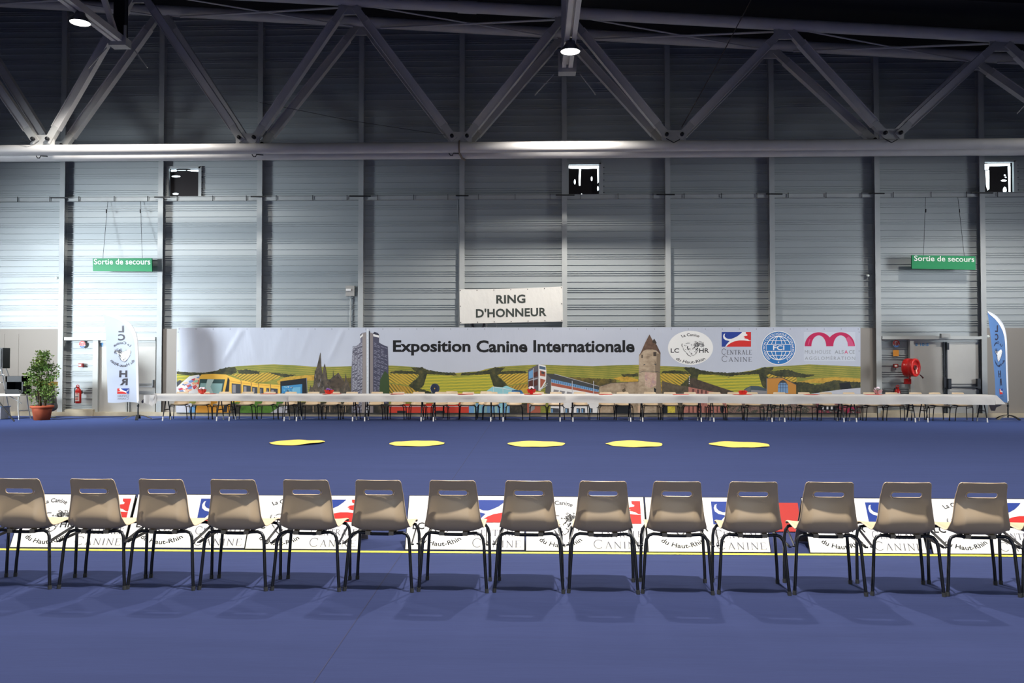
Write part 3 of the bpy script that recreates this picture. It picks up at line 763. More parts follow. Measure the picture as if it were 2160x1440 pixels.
# ================================================================== TABLES
TOPM = mat('table_laminate', (206, 196, 184), 0.5); LEGM = mat('table_leg_grey', (60, 62, 68), 0.4, metal=0.4); ENDM = mat('pale_leg_cap', (222, 222, 224), 0.5); CLOTH = mat('white_cloth', (196, 194, 192), 0.75, bump=(3.0, 0.25, (1, 1, .7)))
lp = [343, 456.7, 483, 599, 625, 743.5, 769, 888, 914, 1035, 1061, 1181.5, 1208.5, 1330.5, 1356, 1479.5, 1506, 1629, 1655.5, 1780.5, 1807, 1931, 1957.6, 2083]
YTF = 22.62                                               # row of the front feet
lx = [at(p, 889.5, YTF).x for p in lp]
gaps = [(lx[0] - .17)] + [(lx[2 * k + 1] + lx[2 * k + 2]) / 2 for k in range(11)] + [lx[-1] + .17]
ZT = .722
TAB = 'folding tables in the long row'
for k in range(12):
    x0, x1 = gaps[k] + .004, gaps[k + 1] - .004; c = (x0 + x1) / 2
    t = thing('folding_table', 'folding table under the white cloth, %s in the long row' % nth(k, 12, 'table'), 'table', (c, YTF + .26, 0), TAB)
    m = MB(); m.box((c, YTF + .24, ZT - .02), (x1 - x0, .56, .04)); m.box((c, YTF + .02, ZT - .055), (x1 - x0 - .1, .03, .04)); m.box((c, YTF + .47, ZT - .055), (x1 - x0 - .1, .03, .04)); m.build('tabletop', TOPM, t)
    for q, sx in ((2 * k, 1), (2 * k + 1, -1)):
        x = lx[q]
        for y, s in ((YTF, 1), (YTF + .52, -1)):
            m = MB(); m.tube([(x, y, 0), (x, y + s * .02, .10), (x, y + s * .09, .32), (x, y + s * .16, .48), (x, y + s * .17, .66)], .016, 8); l = m.build('leg', LEGM, t)
            m = MB(); m.tube([(x, y, 0), (x, y + s * .02, .115)], .0185, 8); tag(m.build('leg_cap', ENDM, l), 'pale leg cap')
        m = MB(); m.tube([(x, YTF + .09, .30), (x, YTF + .43, .30)], .013, 8); m.tube([(x, YTF + .16, .54), (x, YTF + .36, .54)], .013, 8); m.build('crossbar', LEGM, t)
        m = MB()
        for y in (YTF + .18, YTF + .34): m.tube([(x, y, .54), (x + sx * .12, y, .565), (x + sx * .34, y, .67)], .012, 8)
        m.build('brace', LEGM, t)
# white cloths, each over two tables
CL = 'white cloths along the table row'
def cloth(x0, x1, y0, y1, zt, drop0, drop1, seed, left_end, right_end):
    r = random.Random(seed); ph = [r.uniform(0, 6.28) for _ in range(6)]
    dips = [(x0 + (x1 - x0) * f, r.uniform(.5, 1.2)) for f in (.25, .5, .74)]
    def wav(x, v): return .010 * math.sin(5 * x + ph[0]) + .014 * math.sin(2.3 * x + ph[1]) * v + .008 * math.sin(11 * x + ph[2]) * v
    rows = [(-.02, y1 + .012, -.14), (0, y1 + .012, -.10), (.1, y1 + .012, .004), (.2, y1 - .03, .008), (.45, (y0 + y1) / 2, .008), (.62, y0 + .03, .008), (.68, y0 + .004, .006), (.72, y0 - .012, -.006), (.78, y0 - .018, -.04), (.86, y0 - .022, -.5), (.93, y0 - .026, -.8), (1, y0 - .03, -1)]
    xsn = max(12, int((x1 - x0) / .09)); m = MB(); vs = []; fs = []
    ex0 = x0 - (.0 if not left_end else .0); n = 0
    for j, (tt, y, dz) in enumerate(rows):
        for i in range(xsn + 1):
            x = x0 + (x1 - x0) * i / xsn; d = drop0 + (drop1 - drop0) * i / xsn
            if dz <= -.5: z = zt + dz * d * (1 + .04 * math.sin(2 * x + ph[3])) ; yy = y + wav(x, 1.0 if dz < -.7 else .6)
            else:
                z = zt + dz; yy = y
                if 5 <= j <= 7:
                    for c, a in dips: z -= .012 * a * math.exp(-((x - c) / .12) ** 2)
                    yy -= .004 * math.sin(7 * x + ph[4])
            vs.append((x, yy, z))
    W = xsn + 1
    for j in range(len(rows) - 1):
        for i in range(xsn): fs.append((j * W + i, j * W + i + 1, (j + 1) * W + i + 1, (j + 1) * W + i))
    m._add(vs, fs, True)
    return m
ends = [gaps[0], gaps[2], gaps[4], gaps[6], gaps[8], gaps[10], gaps[12]]
for k in range(6):
    a, b = ends[k], ends[k + 1]
    m = cloth(a - (.03 if k else 0), b, YTF - .05, YTF + .525, ZT + .006 + .002 * (k % 2), .175 + .012 * k, .187 + .012 * k, 40 + k, k == 0, k == 5)
    if k == 0:                                             # bunched end hanging over the left edge
        r = random.Random(5); pts = []
        def bunch(u, v):
            x = a - .40 * u ** .8 - .02 * math.sin(v * 9); y = YTF - .06 + .64 * v
            z = ZT + .012 - .02 * u - (.21 + .05 * math.sin(v * 11)) * max(0, u - .55) / .45 + .03 * math.sin(u * 8 + v * 4) * u
            return Vector((x, y, z))
        m.grid(bunch, 14, 10)
        m.grid(lambda u, v: Vector((a - .36 * u + .03, YTF - .07 - .015 * math.sin(u * 9), ZT + .012 - .02 * u - (.19 + .09 * math.sin(2.4 * u + .6)) * v)), 12, 5)
        m.grid(lambda u, v: Vector((a - .02 - .1 * u - .06 * v, YTF - .085 - .01 * math.sin(v * 7), ZT - .02 - (.30 - .08 * u) * v)), 5, 6)
    if k == 5:
        xe = at(2100, 830, YTF).x
        m.grid(lambda u, v: Vector((b + (xe - b + .22 * v) * u, YTF - .05 - .04 * v, ZT + .008 - .24 * v * (1 - .02 * u))), 6, 6)
        m.grid(lambda u, v: Vector((b + (xe - b) * v, YTF - .05 + .61 * u, ZT + .008)), 6, 2)
        m.grid(lambda u, v: Vector((xe + .16 * v + .01 * math.sin(u * 9), YTF - .04 + .58 * u, ZT + .006 - (.24 + .20 * (1 if u > .6 else u)) * v)), 8, 5)
    lab = ('white cloth bunched up over the left end of the table row', 'white cloth on the table row, second section from the left', 'white cloth on the table row, third section from the left', 'white cloth on the table row, third section from the right', 'white cloth on the table row, second section from the right', 'white cloth with a hanging corner over the right end of the table row')[k]
    tag(m.build('tablecloth', CLOTH, recalc=False), lab, 'tablecloth', CL)

# ---- flowers and red paper on the tables
REDP = mat('red_paper', (214, 70, 56), 0.6); LEAF = mat('flower_leaf', (70, 110, 52), 0.6); PINKW = mat('white_petal', (240, 226, 236), 0.6); PURP = mat('purple_petal', (128, 84, 170), 0.6); REDF = mat('red_petal', (196, 40, 44), 0.6)
ZC = ZT + .016
def bouquet(px, h, w, wrap, petal, label, seed, leaf=True):
    q = at(px, 832, YTF + .27); r = random.Random(seed)
    t = thing('flower_pot', label, 'flowers', (q.x, YTF + .27, ZC), 'flower pots on the table row')
    M = Matrix.Translation((q.x, YTF + .27, ZC)); m = MB()
    m.lathe([(0, 0), (w * .26, 0), (w * .30, h * .2), (w * .42, h * .42), (w * .40, h * .42), (w * .26, h * .2), (0, h * .2)], 12, M)
    for k in range(8):
        a = k * PI / 4; c = Vector((q.x + w * .36 * math.cos(a), YTF + .27 + w * .36 * math.sin(a), ZC + h * .36)); m.quad(c + Vector((-.03, 0, -.04)), c + Vector((.03, 0, -.04)), c + Vector((.04 * math.cos(a) + .03, .04 * math.sin(a), .05)), c + Vector((.04 * math.cos(a) - .03, .04 * math.sin(a), .06)))
    m.build('pot_wrap', wrap, t)
    m = MB()
    for k in range(60):
        a = r.uniform(0, 6.28); e = r.uniform(0, .45) * w; z = ZC + h * r.uniform(.38, .72); c = Vector((q.x + e * math.cos(a), YTF + .27 + e * math.sin(a), z)); d = Vector((r.uniform(-1, 1), r.uniform(-1, 1), r.uniform(-.3, 1))).normalized() * .035; s = d.orthogonal().normalized() * .014
        m.quad(c, c + d * .5 + s, c + d, c + d * .5 - s)
    m.build('leaves', LEAF, t)
    m = MB()
    for k in range(16):
        a = r.uniform(0, 6.28); e = r.uniform(.1, .5) * w; m.ball((q.x + e * math.cos(a), YTF + .27 + e * math.sin(a), ZC + h * r.uniform(.66, .96)), r.uniform(.018, .03), 7, (1, 1, .7))
    m.build('blossoms', petal, t)
bouquet(426, .185, .17, REDP, PINKW, 'pot of pale flowers in red wrap at the left end of the table', 1)
bouquet(694, .15, .19, REDP, PURP, 'pot of purple flowers in red wrap on the white table', 2)
bouquet(1121, .22, .17, REDF, PINKW, 'pot of white and red flowers in the middle of the long table', 3)
bouquet(1567, .10, .17, REDP, REDF, 'low all red flower pot on the right half of the table', 4)
bouquet(1852, .20, .17, mat('clear_wrap', (206, 170, 172), 0.4), PINKW, 'pot of white flowers in pale wrap near the right end of the table', 5)
for i, px in enumerate((440, 568, 700, 838, 982, 1124, 1277, 1436, 1566, 1712, 1843)):
    q = at(px, 832, YTF + .1); m = MB(); m.box((q.x, YTF + .1, ZC + .004), (.36 + .06 * (i % 3), .25, .004)); near = ('by the leftmost flower pot', 'left of the purple flowers', 'under the purple flowers', 'right of the tower picture', 'left of the middle flowers', 'under the middle flower pot', 'right of the middle flower pot', 'left of the all red flowers', 'under the all red flowers', 'right of the all red flowers', 'under the rightmost flowers')[i]
    tag(m.build('red_paper_sheet', REDP), 'flat red paper sheet on the white cloth %s' % near, 'paper', 'red paper sheets on the table row')

# ================================================================== SPONSOR BOARDS ON THE FLOOR
BOARD = mat('white_board', (250, 250, 250), 0.45); EDGE = mat('black_board_edge', (26, 26, 28), 0.6); SERIFK = mat('serif_ink', (104, 104, 116), .5); BACKB = mat('grey_board_back', (148, 142, 138), 0.7)
slots = [(20, 259.5), (261, 514.5), (516, 757), (853, 1107), (1108.5, 1366), (1367, 1627), (1708, 1957), (1968, 2226)]
lab = ['leftmost white sponsor board with club and kennel emblems on the blue carpet', 'second white sponsor board from the left, behind the third and fourth chairs', 'third white sponsor board, left of the wide gap in the row', 'white sponsor board just right of the wide gap in the row', 'white sponsor board in the middle, its right edge darkly outlined', 'white sponsor board left of the narrow gap at the right', 'white sponsor board just right of the narrow gap, its side open', 'rightmost white sponsor board, cut by the frame edge']
for i, (a, b) in enumerate(slots):
    ya = 1155.5 + 15.0 * a / 2160; yb = 1155.5 + 15.0 * b / 2160
    A = fl(a, ya); B = fl(b, yb); yf = (A.y + B.y) / 2 + (.02 if i in (1, 3) else 0); W = B.x - A.x; cx = (A.x + B.x) / 2; H, DY = .436, .235
    t = thing('sponsor_board', lab[i], 'board', (cx, yf, 0), 'folding sponsor boards on the carpet')
    n = Vector((0, -H, DY)).normalized()
    def mp(u, v, k, x0=A.x, W=W, yf=yf): return (x0 + u * W, yf + DY * (1 - v) + n.y * (.003 + .0012 * k), .004 + H * (1 - v) + n.z * (.003 + .0012 * k))
    m = MB(); m.bar((cx, yf, .004), (cx, yf + DY, .004 + H), W, .005, up=n); m.build('front_panel', [EDGE], t)
    p = Print(mp); p.rect(.006, .012, .994, .988, BOARD, 0); f = p.build('board_face', t)
    m = MB(); m.bar((cx, yf + .46, .004), (cx, yf + DY + .006, .004 + H - .01), W * .98, .006, up=(0, H, DY)); m.build('back_panel', BACKB, t)
    p = Print(mp); emblem_club(p, box_T(.02, .02, .56, .97), INK, 1); p.build('club_emblem', t)
    p = Print(mp); emblem_kennel(p, box_T(.555, .085, .965, .50), 1)
    p.serif('CENTRALE', .56, .60, .965, .745, SERIFK, 1, wt=.042); p.serif('CANINE', .56, .79, .965, .945, SERIFK, 1, wt=.042); p.build('kennel_emblem', t)

A = fl(1612, 1122); B = fl(1691, 1122.6); t = thing('red_board_stand', 'low red panel standing on the carpet behind the narrow gap between sponsor boards', 'board', ((A.x + B.x) / 2, A.y, 0))
m = MB(); m.bar(((A.x + B.x) / 2, A.y, .004), ((A.x + B.x) / 2, A.y + .12, .26), B.x - A.x, .02, up=(0, -.26, .12)); m.build('front_panel', mat('red_board', (196, 62, 58), .5), t)
m = MB(); m.bar(((A.x + B.x) / 2, A.y + .26, .004), ((A.x + B.x) / 2, A.y + .14, .255), B.x - A.x - .01, .012, up=(0, .26, .12)); m.build('back_panel', BACKB, t)

# ================================================================== YELLOW FLOOR DISCS
YEL = mat('yellow_felt', (226, 194, 92), 0.8, noise=(5, .04))
for i, (px, py, w, tilt) in enumerate(((627, 934, 57, .02), (880, 936, 58, 0), (1131, 937, 60, 0), (1338.5, 937.5, 59, .01), (1560, 938.2, 61, 0))):
    c = fl(px, py); rx = w / FPX * c.y; r = random.Random(20 + i); ph = [r.uniform(0, 6.28) for _ in range(5)]; m = MB(); N = 48; vs = []; 
    for ring in (0.0, .35, .7, .9, 1.0):
        for k in range(N):
            a = 2 * PI * k / N; q = 1 + ring * (.012 * math.sin(3 * a + ph[0]) + .012 * math.sin(5 * a + ph[1]) + .012 * math.sin(9 * a + ph[2]))
            z = .005 + ring ** 2 * (.008 + .004 * math.sin(4 * a + ph[3]) + .003 * math.sin(7 * a + ph[4])) + (.05 if i == 0 else 0) * max(0, ring * math.cos(a + .5) - .75) * 2 + (.04 if i == 3 else 0) * max(0, ring * math.cos(a - 1.6) - .6)
            vs.append((c.x + rx * ring * q * math.cos(a), c.y + rx * ring * q * math.sin(a), z))
    fs = [(j * N + k, j * N + (k + 1) % N, (j + 1) * N + (k + 1) % N, (j + 1) * N + k) for j in range(4) for k in range(N)]
    m._add(vs, fs, True)
    tag(m.build('floor_disc', YEL, recalc=False), 'yellow round felt mat on the carpet, %s' % ('leftmost, its right rim curling up', 'second from the left', 'middle of five', 'second from the right, its back rim raised', 'rightmost of five')[i], 'mat', 'yellow discs on the carpet')
# ================================================================== LONG PRINTED BANNER
YBN = 24.52
SKYP = mat('banner_sky', (192, 198, 212), 0.42, spec=0.4, noise=(.5, .04), bump=(.9, .5, (2.2, 1, .6), (0, .45, 0)))
bn = thing('event_banner', 'very long printed dog show banner with vineyard panorama on the back wall', 'banner', (at(1094, 870, YBN).x, YBN, at(1094, 873, YBN).z))
FOLDS = ((512, 468, .020, 7), (524, 545, .008, 8), (725, 690, .018, 6), (655, 628, .008, 7), (424, 388, .008, 9), (600, 570, .006, 10), (1396, 1384, .010, 5))
def fold(u, v):
    """slanting creases of the hanging sheet, below its eyelets and above the printed hills"""
    f = max(0.0, min(1.0, (v - 692) / 8)) * max(0.0, min(1.0, (768 - v) / 22)); y = 0.0
    if f > 0 and not 738 < u < 826:
        for xa, xb, amp, w in FOLDS:
            q = (u - (xa + (xb - xa) * (v - 693) / 77.0)) / w
            if abs(q) < 3: y += amp * math.exp(-q * q)
    return y * f
def bmap(u, v, k): p = at(u, v, YBN); return (p.x, YBN - .0045 - .0012 * k - fold(u, v), p.z)
BL, BR, BT, BB = 373, 1815, 691, 871.5
m = MB(); a = at(BL, BT, YBN); b = at(BR, BB, YBN)
m.box(((a.x + b.x) / 2, YBN + .002, (a.z + b.z) / 2), (b.x - a.x, .008, a.z - b.z))
m.grid(lambda u, v: Vector(bmap(BL + (BR - BL) * u, BT + (BB - BT) * v, -.6)), 620, 60); m.build('sheet', SKYP, bn)
MEADOW = stripes('print_meadow', (128, 134, 56), (182, 166, 72), .055, 3, dist=1.2, c3=(112, 124, 50), soft=.4)
VINE1 = stripes('print_vine_rows_left', (212, 176, 62), (82, 84, 36), .07, 34, bal=.62, dist=.3, c3=(196, 160, 60))
VINE2 = stripes('print_vine_rows_right', (206, 172, 58), (80, 86, 38), .07, -34, bal=.62, dist=.3, c3=(190, 160, 60))
VINE3 = stripes('print_vine_rows_steep', (196, 158, 58), (70, 78, 36), .075, 52, bal=.58, dist=.3, c3=(180, 140, 50))
VINE4 = stripes('print_vine_rows_steep_right', (196, 158, 58), (70, 78, 36), .075, -52, bal=.58, dist=.3, c3=(180, 140, 50))
VALLEY = stripes('print_valley', (206, 188, 58), (136, 150, 58), .085, 2, dist=1.6, c3=(176, 172, 58), soft=.35)
WOODS = mottled('print_woods', [(28, 34, 26), (58, 62, 38), (92, 88, 50)], 5)
SCRUB = mottled('print_scrub', [(44, 44, 28), (92, 82, 40), (128, 108, 48)], 5)
GOLD = mottled('print_gold_field', [(150, 120, 44), (206, 164, 62), (176, 140, 52)], 4)
CATH = mottled('print_cathedral', [(44, 40, 36), (84, 76, 66), (112, 96, 80)], 9, (1, 1, .6))
STONE = mottled('print_stone', [(126, 108, 88), (166, 146, 122), (184, 166, 142)], 5)
STONED = mottled('print_dark_stone', [(58, 54, 46), (92, 82, 66), (110, 98, 80)], 4)
TOWERS = mottled('print_round_tower', [(140, 122, 102), (178, 158, 134), (196, 178, 154)], 4, (1, 1, 2))
CONE = mottled('print_cone_roof', [(78, 58, 50), (104, 80, 66), (120, 94, 78)], 6)
MURAL = mottled('print_mural', [(140, 150, 190), (186, 150, 140), (206, 180, 160), (120, 110, 120)], 6)
PINKH = mottled('print_pink_house', [(150, 92, 84), (186, 124, 110), (170, 108, 96)], 5)
BROOF = mottled('print_brown_roof', [(50, 42, 38), (76, 64, 54), (90, 78, 62)], 6)
DARKP = mottled('print_dark_street', [(22, 24, 24), (52, 50, 44), (96, 84, 70)], 5)
CROWD = mottled('print_crowd', [(26, 30, 30), (150, 120, 110), (40, 60, 48), (190, 170, 160)], 8)
GREEN = mottled('print_lawn', [(58, 100, 36), (92, 140, 52), (70, 112, 44)], 4)
C = lambda n, rgb: mat('print_' + n, rgb, .5)
YEL_T, YEL_D, GLASS, GLASS2 = C('tram_yellow', (240, 190, 78)), C('tram_ochre', (206, 144, 48)), C('tram_glass', (54, 84, 84)), C('tram_glass_light', (146, 186, 186))
DK, DK2, WH, GR, GRL = C('near_black', (28, 32, 38)), C('slate', (62, 66, 74)), C('white', (232, 232, 232)), C('grey', (140, 138, 142)), C('pale_grey', (196, 198, 208))
BLU, CYA, BRK, REDT, ORG, BLG, NAVY = C('blue', (64, 122, 176)), C('cyan', (150, 206, 216)), C('brick', (168, 92, 72)), C('red', (204, 66, 50)), C('orange_wall', (196, 136, 62)), C('blue_glass', (110, 160, 206)), C('navy_glass', (58, 62, 86))
pr = Print(bmap)
sky_line = [(373, 783), (400, 785), (430, 786), (455, 782), (466, 779), (478, 775), (500, 772), (520, 771), (550, 769), (578, 768), (620, 770), (660, 773), (700, 773), (742, 772), (800, 770), (830, 771), (860, 772.5), (890, 775.5), (905, 781), (930, 785), (960, 786.5), (990, 784), (1010, 783), (1022, 779), (1035, 776), (1060, 772.5), (1090, 771), (1135, 768.5), (1190, 770.5), (1250, 772), (1300, 770), (1345, 769), (1392, 771.5), (1430, 772.7), (1457, 774.7), (1473, 780.8), (1500, 784), (1530, 787), (1551, 786), (1573, 783), (1592, 780), (1606, 775), (1632, 772.7), (1675, 770.6), (1706, 768), (1757, 770.6), (1815, 772.7)]
ORGANIC = [WOODS, SCRUB, GOLD, VALLEY, GREEN]
def P_(pts, m, layer=1, holes=()):
    """outlines of woods and fields are ragged, those of buildings straight"""
    if m in ORGANIC:
        q = random.Random(len(pr.v)); out = []; amp = .9 if m in (WOODS, SCRUB) else .35
        for (xa, ya), (xb, yb) in zip(pts, list(pts[1:]) + [pts[0]]):
            n = max(1, int(math.hypot(xb - xa, yb - ya) / 2.2))
            for k in range(n): out.append((max(373, min(1815, xa + (xb - xa) * k / n + q.uniform(-amp, amp))), ya + (yb - ya) * k / n + q.uniform(-amp, amp)))
        pts = out
    pr.poly(pts, m, layer, holes)
P_(sky_line + [(1815, 871), (373, 871)], MEADOW, 1)
L = 2
P_([(373, 783), (400, 785), (432, 786), (456, 781.5), (466, 777.5), (478, 774.5), (497, 773.5), (500, 785), (488, 790), (460, 791), (430, 792), (373, 790)], WOODS, L)
P_([(373, 788), (398, 792), (401, 798), (392, 803), (373, 800)], VALLEY, L); P_([(488, 789), (530, 787.5), (572, 785.5), (596, 793), (580, 800), (556, 806), (524, 807)], VINE1, L)
P_([(500, 781), (520, 779), (548, 783), (546, 788), (505, 788)], WOODS, L); P_([(560, 784), (592, 787), (625, 791), (600, 796)], WOODS, L); P_([(584, 804), (600, 796), (645, 791), (690, 790), (690, 800), (640, 803), (588, 812)], GOLD, L)
P_([(684, 800), (742, 796), (742, 830), (684, 830)], SCRUB, L)
def valley(x0, s, W=1.0):
    """mirrored motif of the panorama: two vineyards either side of a dip in the hills"""
    X = lambda x: x0 + s * (x - 820)
    va, vb = (VINE2, VINE4) if s > 0 else (VINE1, VINE3)
    P_([(X(820), 787.5), (X(885), 789), (X(862), 812.5), (X(821), 806)], va, L); P_([(X(821), 808.5), (X(862), 815), (X(891), 829), (X(891), 832), (X(821), 832)], vb, L)
    P_([(X(826), 783), (X(846), 781), (X(874), 783), (X(884), 788.5), (X(822), 787)], WOODS, L)
    P_([(X(868), 775), (X(890), 774.5), (X(905), 780.5), (X(930), 784.5), (X(960), 785.8), (X(963), 792), (X(935), 790), (X(905), 789), (X(902), 792), (X(895), 812), (X(880), 826), (X(862), 813), (X(885), 792)], WOODS, L)
    P_([(X(901), 789), (X(930), 791), (X(962), 794), (X(964), 831), (X(905), 831), (X(888), 822), (X(894), 812)], VALLEY, L)
    P_([(X(870), 816), (X(896), 822), (X(916), 829), (X(916), 832), (X(892), 832)], WOODS, L)
valley(820, 1); valley(1114, -1); valley(1393, 1); valley(1681, -1)
P_([(958, 795), (975, 795), (980, 831), (955, 831)], VALLEY, L); P_([(1530, 797), (1546, 797), (1550, 831), (1526, 831)], VALLEY, L); P_([(1530, 786), (1548, 785.5), (1548, 793), (1530, 793)], WOODS, L)
P_([(1170, 800), (1200, 795), (1240, 797), (1300, 800), (1300, 818), (1240, 812), (1190, 806)], SCRUB, L); P_([(1292, 797), (1320, 793), (1346, 800), (1346, 806), (1310, 804)], GOLD, L); P_([(1310, 789), (1346, 787), (1346, 794), (1316, 795)], WOODS, L)
P_([(1614, 784), (1660, 779), (1690, 788), (1720, 790), (1700, 796), (1640, 794)], WOODS, L); P_([(1678, 806), (1720, 798), (1760, 795), (1815, 798), (1815, 806), (1730, 808)], GOLD, L); P_([(1660, 806), (1700, 806), (1720, 812), (1760, 802), (1815, 806), (1815, 824), (1740, 828), (1660, 832)], WOODS, L); P_([(1770, 808), (1792, 806), (1800, 828), (1774, 826)], DK, L + 1)
# heap of coloured market tents
P_([(400, 793), (420, 790), (424, 800), (420, 832), (373, 832), (373, 816)], WH, 3); r = random.Random(9); pal = [C('tent%d' % i, c) for i, c in enumerate(((220, 96, 96), (246, 176, 140), (150, 206, 180), (120, 160, 214), (232, 232, 240), (246, 206, 170), (196, 60, 80), (200, 200, 230), (90, 120, 170)))]
for k in range(46):
    x = r.uniform(374, 416); y = 792 + (1 - (x - 373) / 50) * 20 + r.uniform(0, 20)
    if y < 829: P_([(x, y), (x + 8, y - 2.5), (x + 11, y + 1), (x + 3, y + 4)], r.choice(pal), 4)
P_([(373, 806), (380, 801), (384, 804), (374, 816)], DK2, 4); pr.stroke([(404, 829), (420, 812)], 1.4, WH, 5)
# tram
P_([(421, 795), (425.5, 789.4), (450, 788), (477, 789.5), (484, 793), (506, 801), (542, 808), (592, 812), (592, 832), (500, 850), (488, 870), (415, 870), (418, 830)], YEL_T, 5)
P_([(422, 799), (475, 799.6), (468.5, 832), (417.5, 832)], GLASS, 6); P_([(423.5, 807.6), (470, 808.4), (466, 832), (419, 832)], GLASS2, 7); P_([(438, 799.5), (452, 799.6), (444, 815), (452, 832), (440, 832), (434, 815)], C('tram_shine', (186, 210, 208)), 8)
P_([(481, 795), (484.6, 801), (483, 828), (474.5, 828)], DK, 6)
for a, b, c, d in ((489, 808, 508, 810), (513, 811.5, 529, 813.5), (532, 815, 543.5, 816.5), (548, 817, 556, 818), (562, 818, 568, 818.6), (571, 818.6, 586, 819.6)):
    P_([(a, b), (c, d), (c, 829.5), (a, 829.5)], DK2, 6); P_([(a + 1.5, b + 3), (a + (c - a) * .45, b + 3.4), (a + (c - a) * .45, 828), (a + 1.5, 828)], GR, 7)
pr.stroke([(485, 803), (508, 807), (545, 811), (590, 815)], .8, YEL_D, 6)
for x, y in ((509, 803), (530, 806.5), (546, 809), (571, 811)): pr.stroke([(x - 1, y - 2), (x, y + 2), (x, 829)], .8, DK2, 7)
P_([(418, 846), (489, 846), (487, 870), (412, 870)], YEL_D, 6); P_([(474, 848), (481, 848), (479, 869), (470, 869)], DK, 7); P_([(373, 852), (404, 850), (414, 870), (373, 870)], GRL, 6); P_([(402, 858), (414, 852), (413, 870), (398, 870)], BLG, 7)
P_([(489, 848), (600, 846), (600, 871), (487, 871)], GREEN, 6); P_([(489, 850), (510, 852), (505, 871), (487, 871)], DARKP, 7); P_([(570, 871), (592, 856), (606, 856), (606, 871)], GRL, 7)
# open air screen
P_([(591.5, 804), (647, 796.7), (647, 832), (591.5, 832)], DK, 5); P_([(594.5, 814), (637.6, 809.8), (637.6, 832), (594.5, 832)], C('screen_blue', (66, 140, 190)), 6); P_([(618, 817), (634, 815.6), (634, 832), (616, 832)], C('screen_pale', (110, 176, 210)), 7)
for k in range(16):
    x = r.uniform(595, 616); y = r.uniform(814, 829); P_([(x, y), (x + 5, y - .6), (x + 4, y + 1.4)], r.choice((WH, DK, CYA)), 8)
pr.stroke([(647, 796.7), (648.5, 832)], 1.2, GR, 7)
# cathedral
P_([(676, 742.5), (678, 772), (680, 790), (683, 773), (685, 766), (688, 780), (691, 800), (697, 799.6), (702, 794), (703, 779), (704.3, 793), (714, 785.5), (720, 795), (727, 806), (728, 797), (729.5, 786), (731.5, 800), (736, 808), (742, 832), (652, 832), (652, 824), (655, 812), (658, 818), (661.5, 811), (664, 785), (669, 772)], CATH, 5)
P_([(690, 808), (712, 792), (727, 808), (720, 818), (700, 818)], BROOF, 6)
for k in range(26):
    x = r.uniform(662, 690); y = r.uniform(782, 828); pr.stroke([(x, y), (x + r.uniform(-1, 1), y + r.uniform(4, 9))], .9, r.choice((DK, GR, STONED)), 6)
P_([(604, 848), (742, 848), (742, 871), (604, 871)], DARKP, 6)
for k in range(18): x = r.uniform(660, 735); pr.stroke([(x, 850), (x, 869)], r.uniform(.8, 2.2), r.choice((STONE, STONED, DK)), 7)
# tall curved tower block
P_([(744, 734), (753, 728.5), (761, 721.6), (759.3, 706), (764, 702), (772, 700.4), (772, 871), (740.5, 871), (741, 790)], C('tower_grey', (116, 116, 132)), 5)
P_([(787, 703), (790, 699.5), (797, 702), (799.7, 706), (799.3, 722), (808, 727), (818, 731), (819.3, 770), (820.5, 871), (780, 871), (780, 703)], C('tower_dark', (78, 78, 98)), 5)
for k in range(46):
    y = 726 + k * 3.1
    if y < 868:
        for seg in range(4):
            xa = 743 + seg * 5.6 + r.uniform(0, 1); pr.stroke([(xa, y + 6 - seg * 2), (xa + 2.4, y + 5 - seg * 2), (xa + r.uniform(3, 5), y + 3.8 - seg * 2)], .9, GRL if r.random() < .72 else DK2, 6)
            xa = 789 + seg * 7.4; pr.stroke([(xa, y - 3 + seg * 2.2), (xa + 3, y - 2 + seg * 2.2), (xa + r.uniform(4, 6.6), y - .6 + seg * 2.2)], .8, C('tower_line', (150, 152, 172)) if r.random() < .6 else NAVY, 6)
P_([(764.5, 703), (772, 701), (772.5, 871), (763, 871), (765, 790)], C('tower_concrete', (150, 142, 140)), 7); P_([(780.5, 701), (787, 703), (787, 871), (780.5, 871)], C('tower_concrete2', (138, 130, 130)), 7); pr.rect(778, 698, 780.6, 871, DK2, 7)
P_([(759.3, 708), (766, 703), (766, 708), (759.6, 714)], WH, 7); P_([(787.5, 704), (799.5, 707.6), (799.5, 712), (787.5, 709)], WH, 7)
for k in range(5): pr.stroke([(789 + 2.3 * k, 701.5 + .6 * k), (789 + 2.3 * k, 704.5 + .6 * k)], 1.0, DK, 8)
for k in range(3): pr.stroke([(760 + 1.9 * k, 706 - 1.2 * k), (760 + 1.9 * k, 709 - 1.2 * k)], .9, DK, 8)
P_([(802, 800), (812, 782), (820, 790), (822, 832), (800, 832)], C('tower_tree', (58, 78, 46)), 8)
pr.rect(773, 693, 778, 871, C('seam', (214, 220, 228)), 9)
for y in range(700, 868, 8): pr.ell(775.5, y, .45, .45, GR, 10, 6)
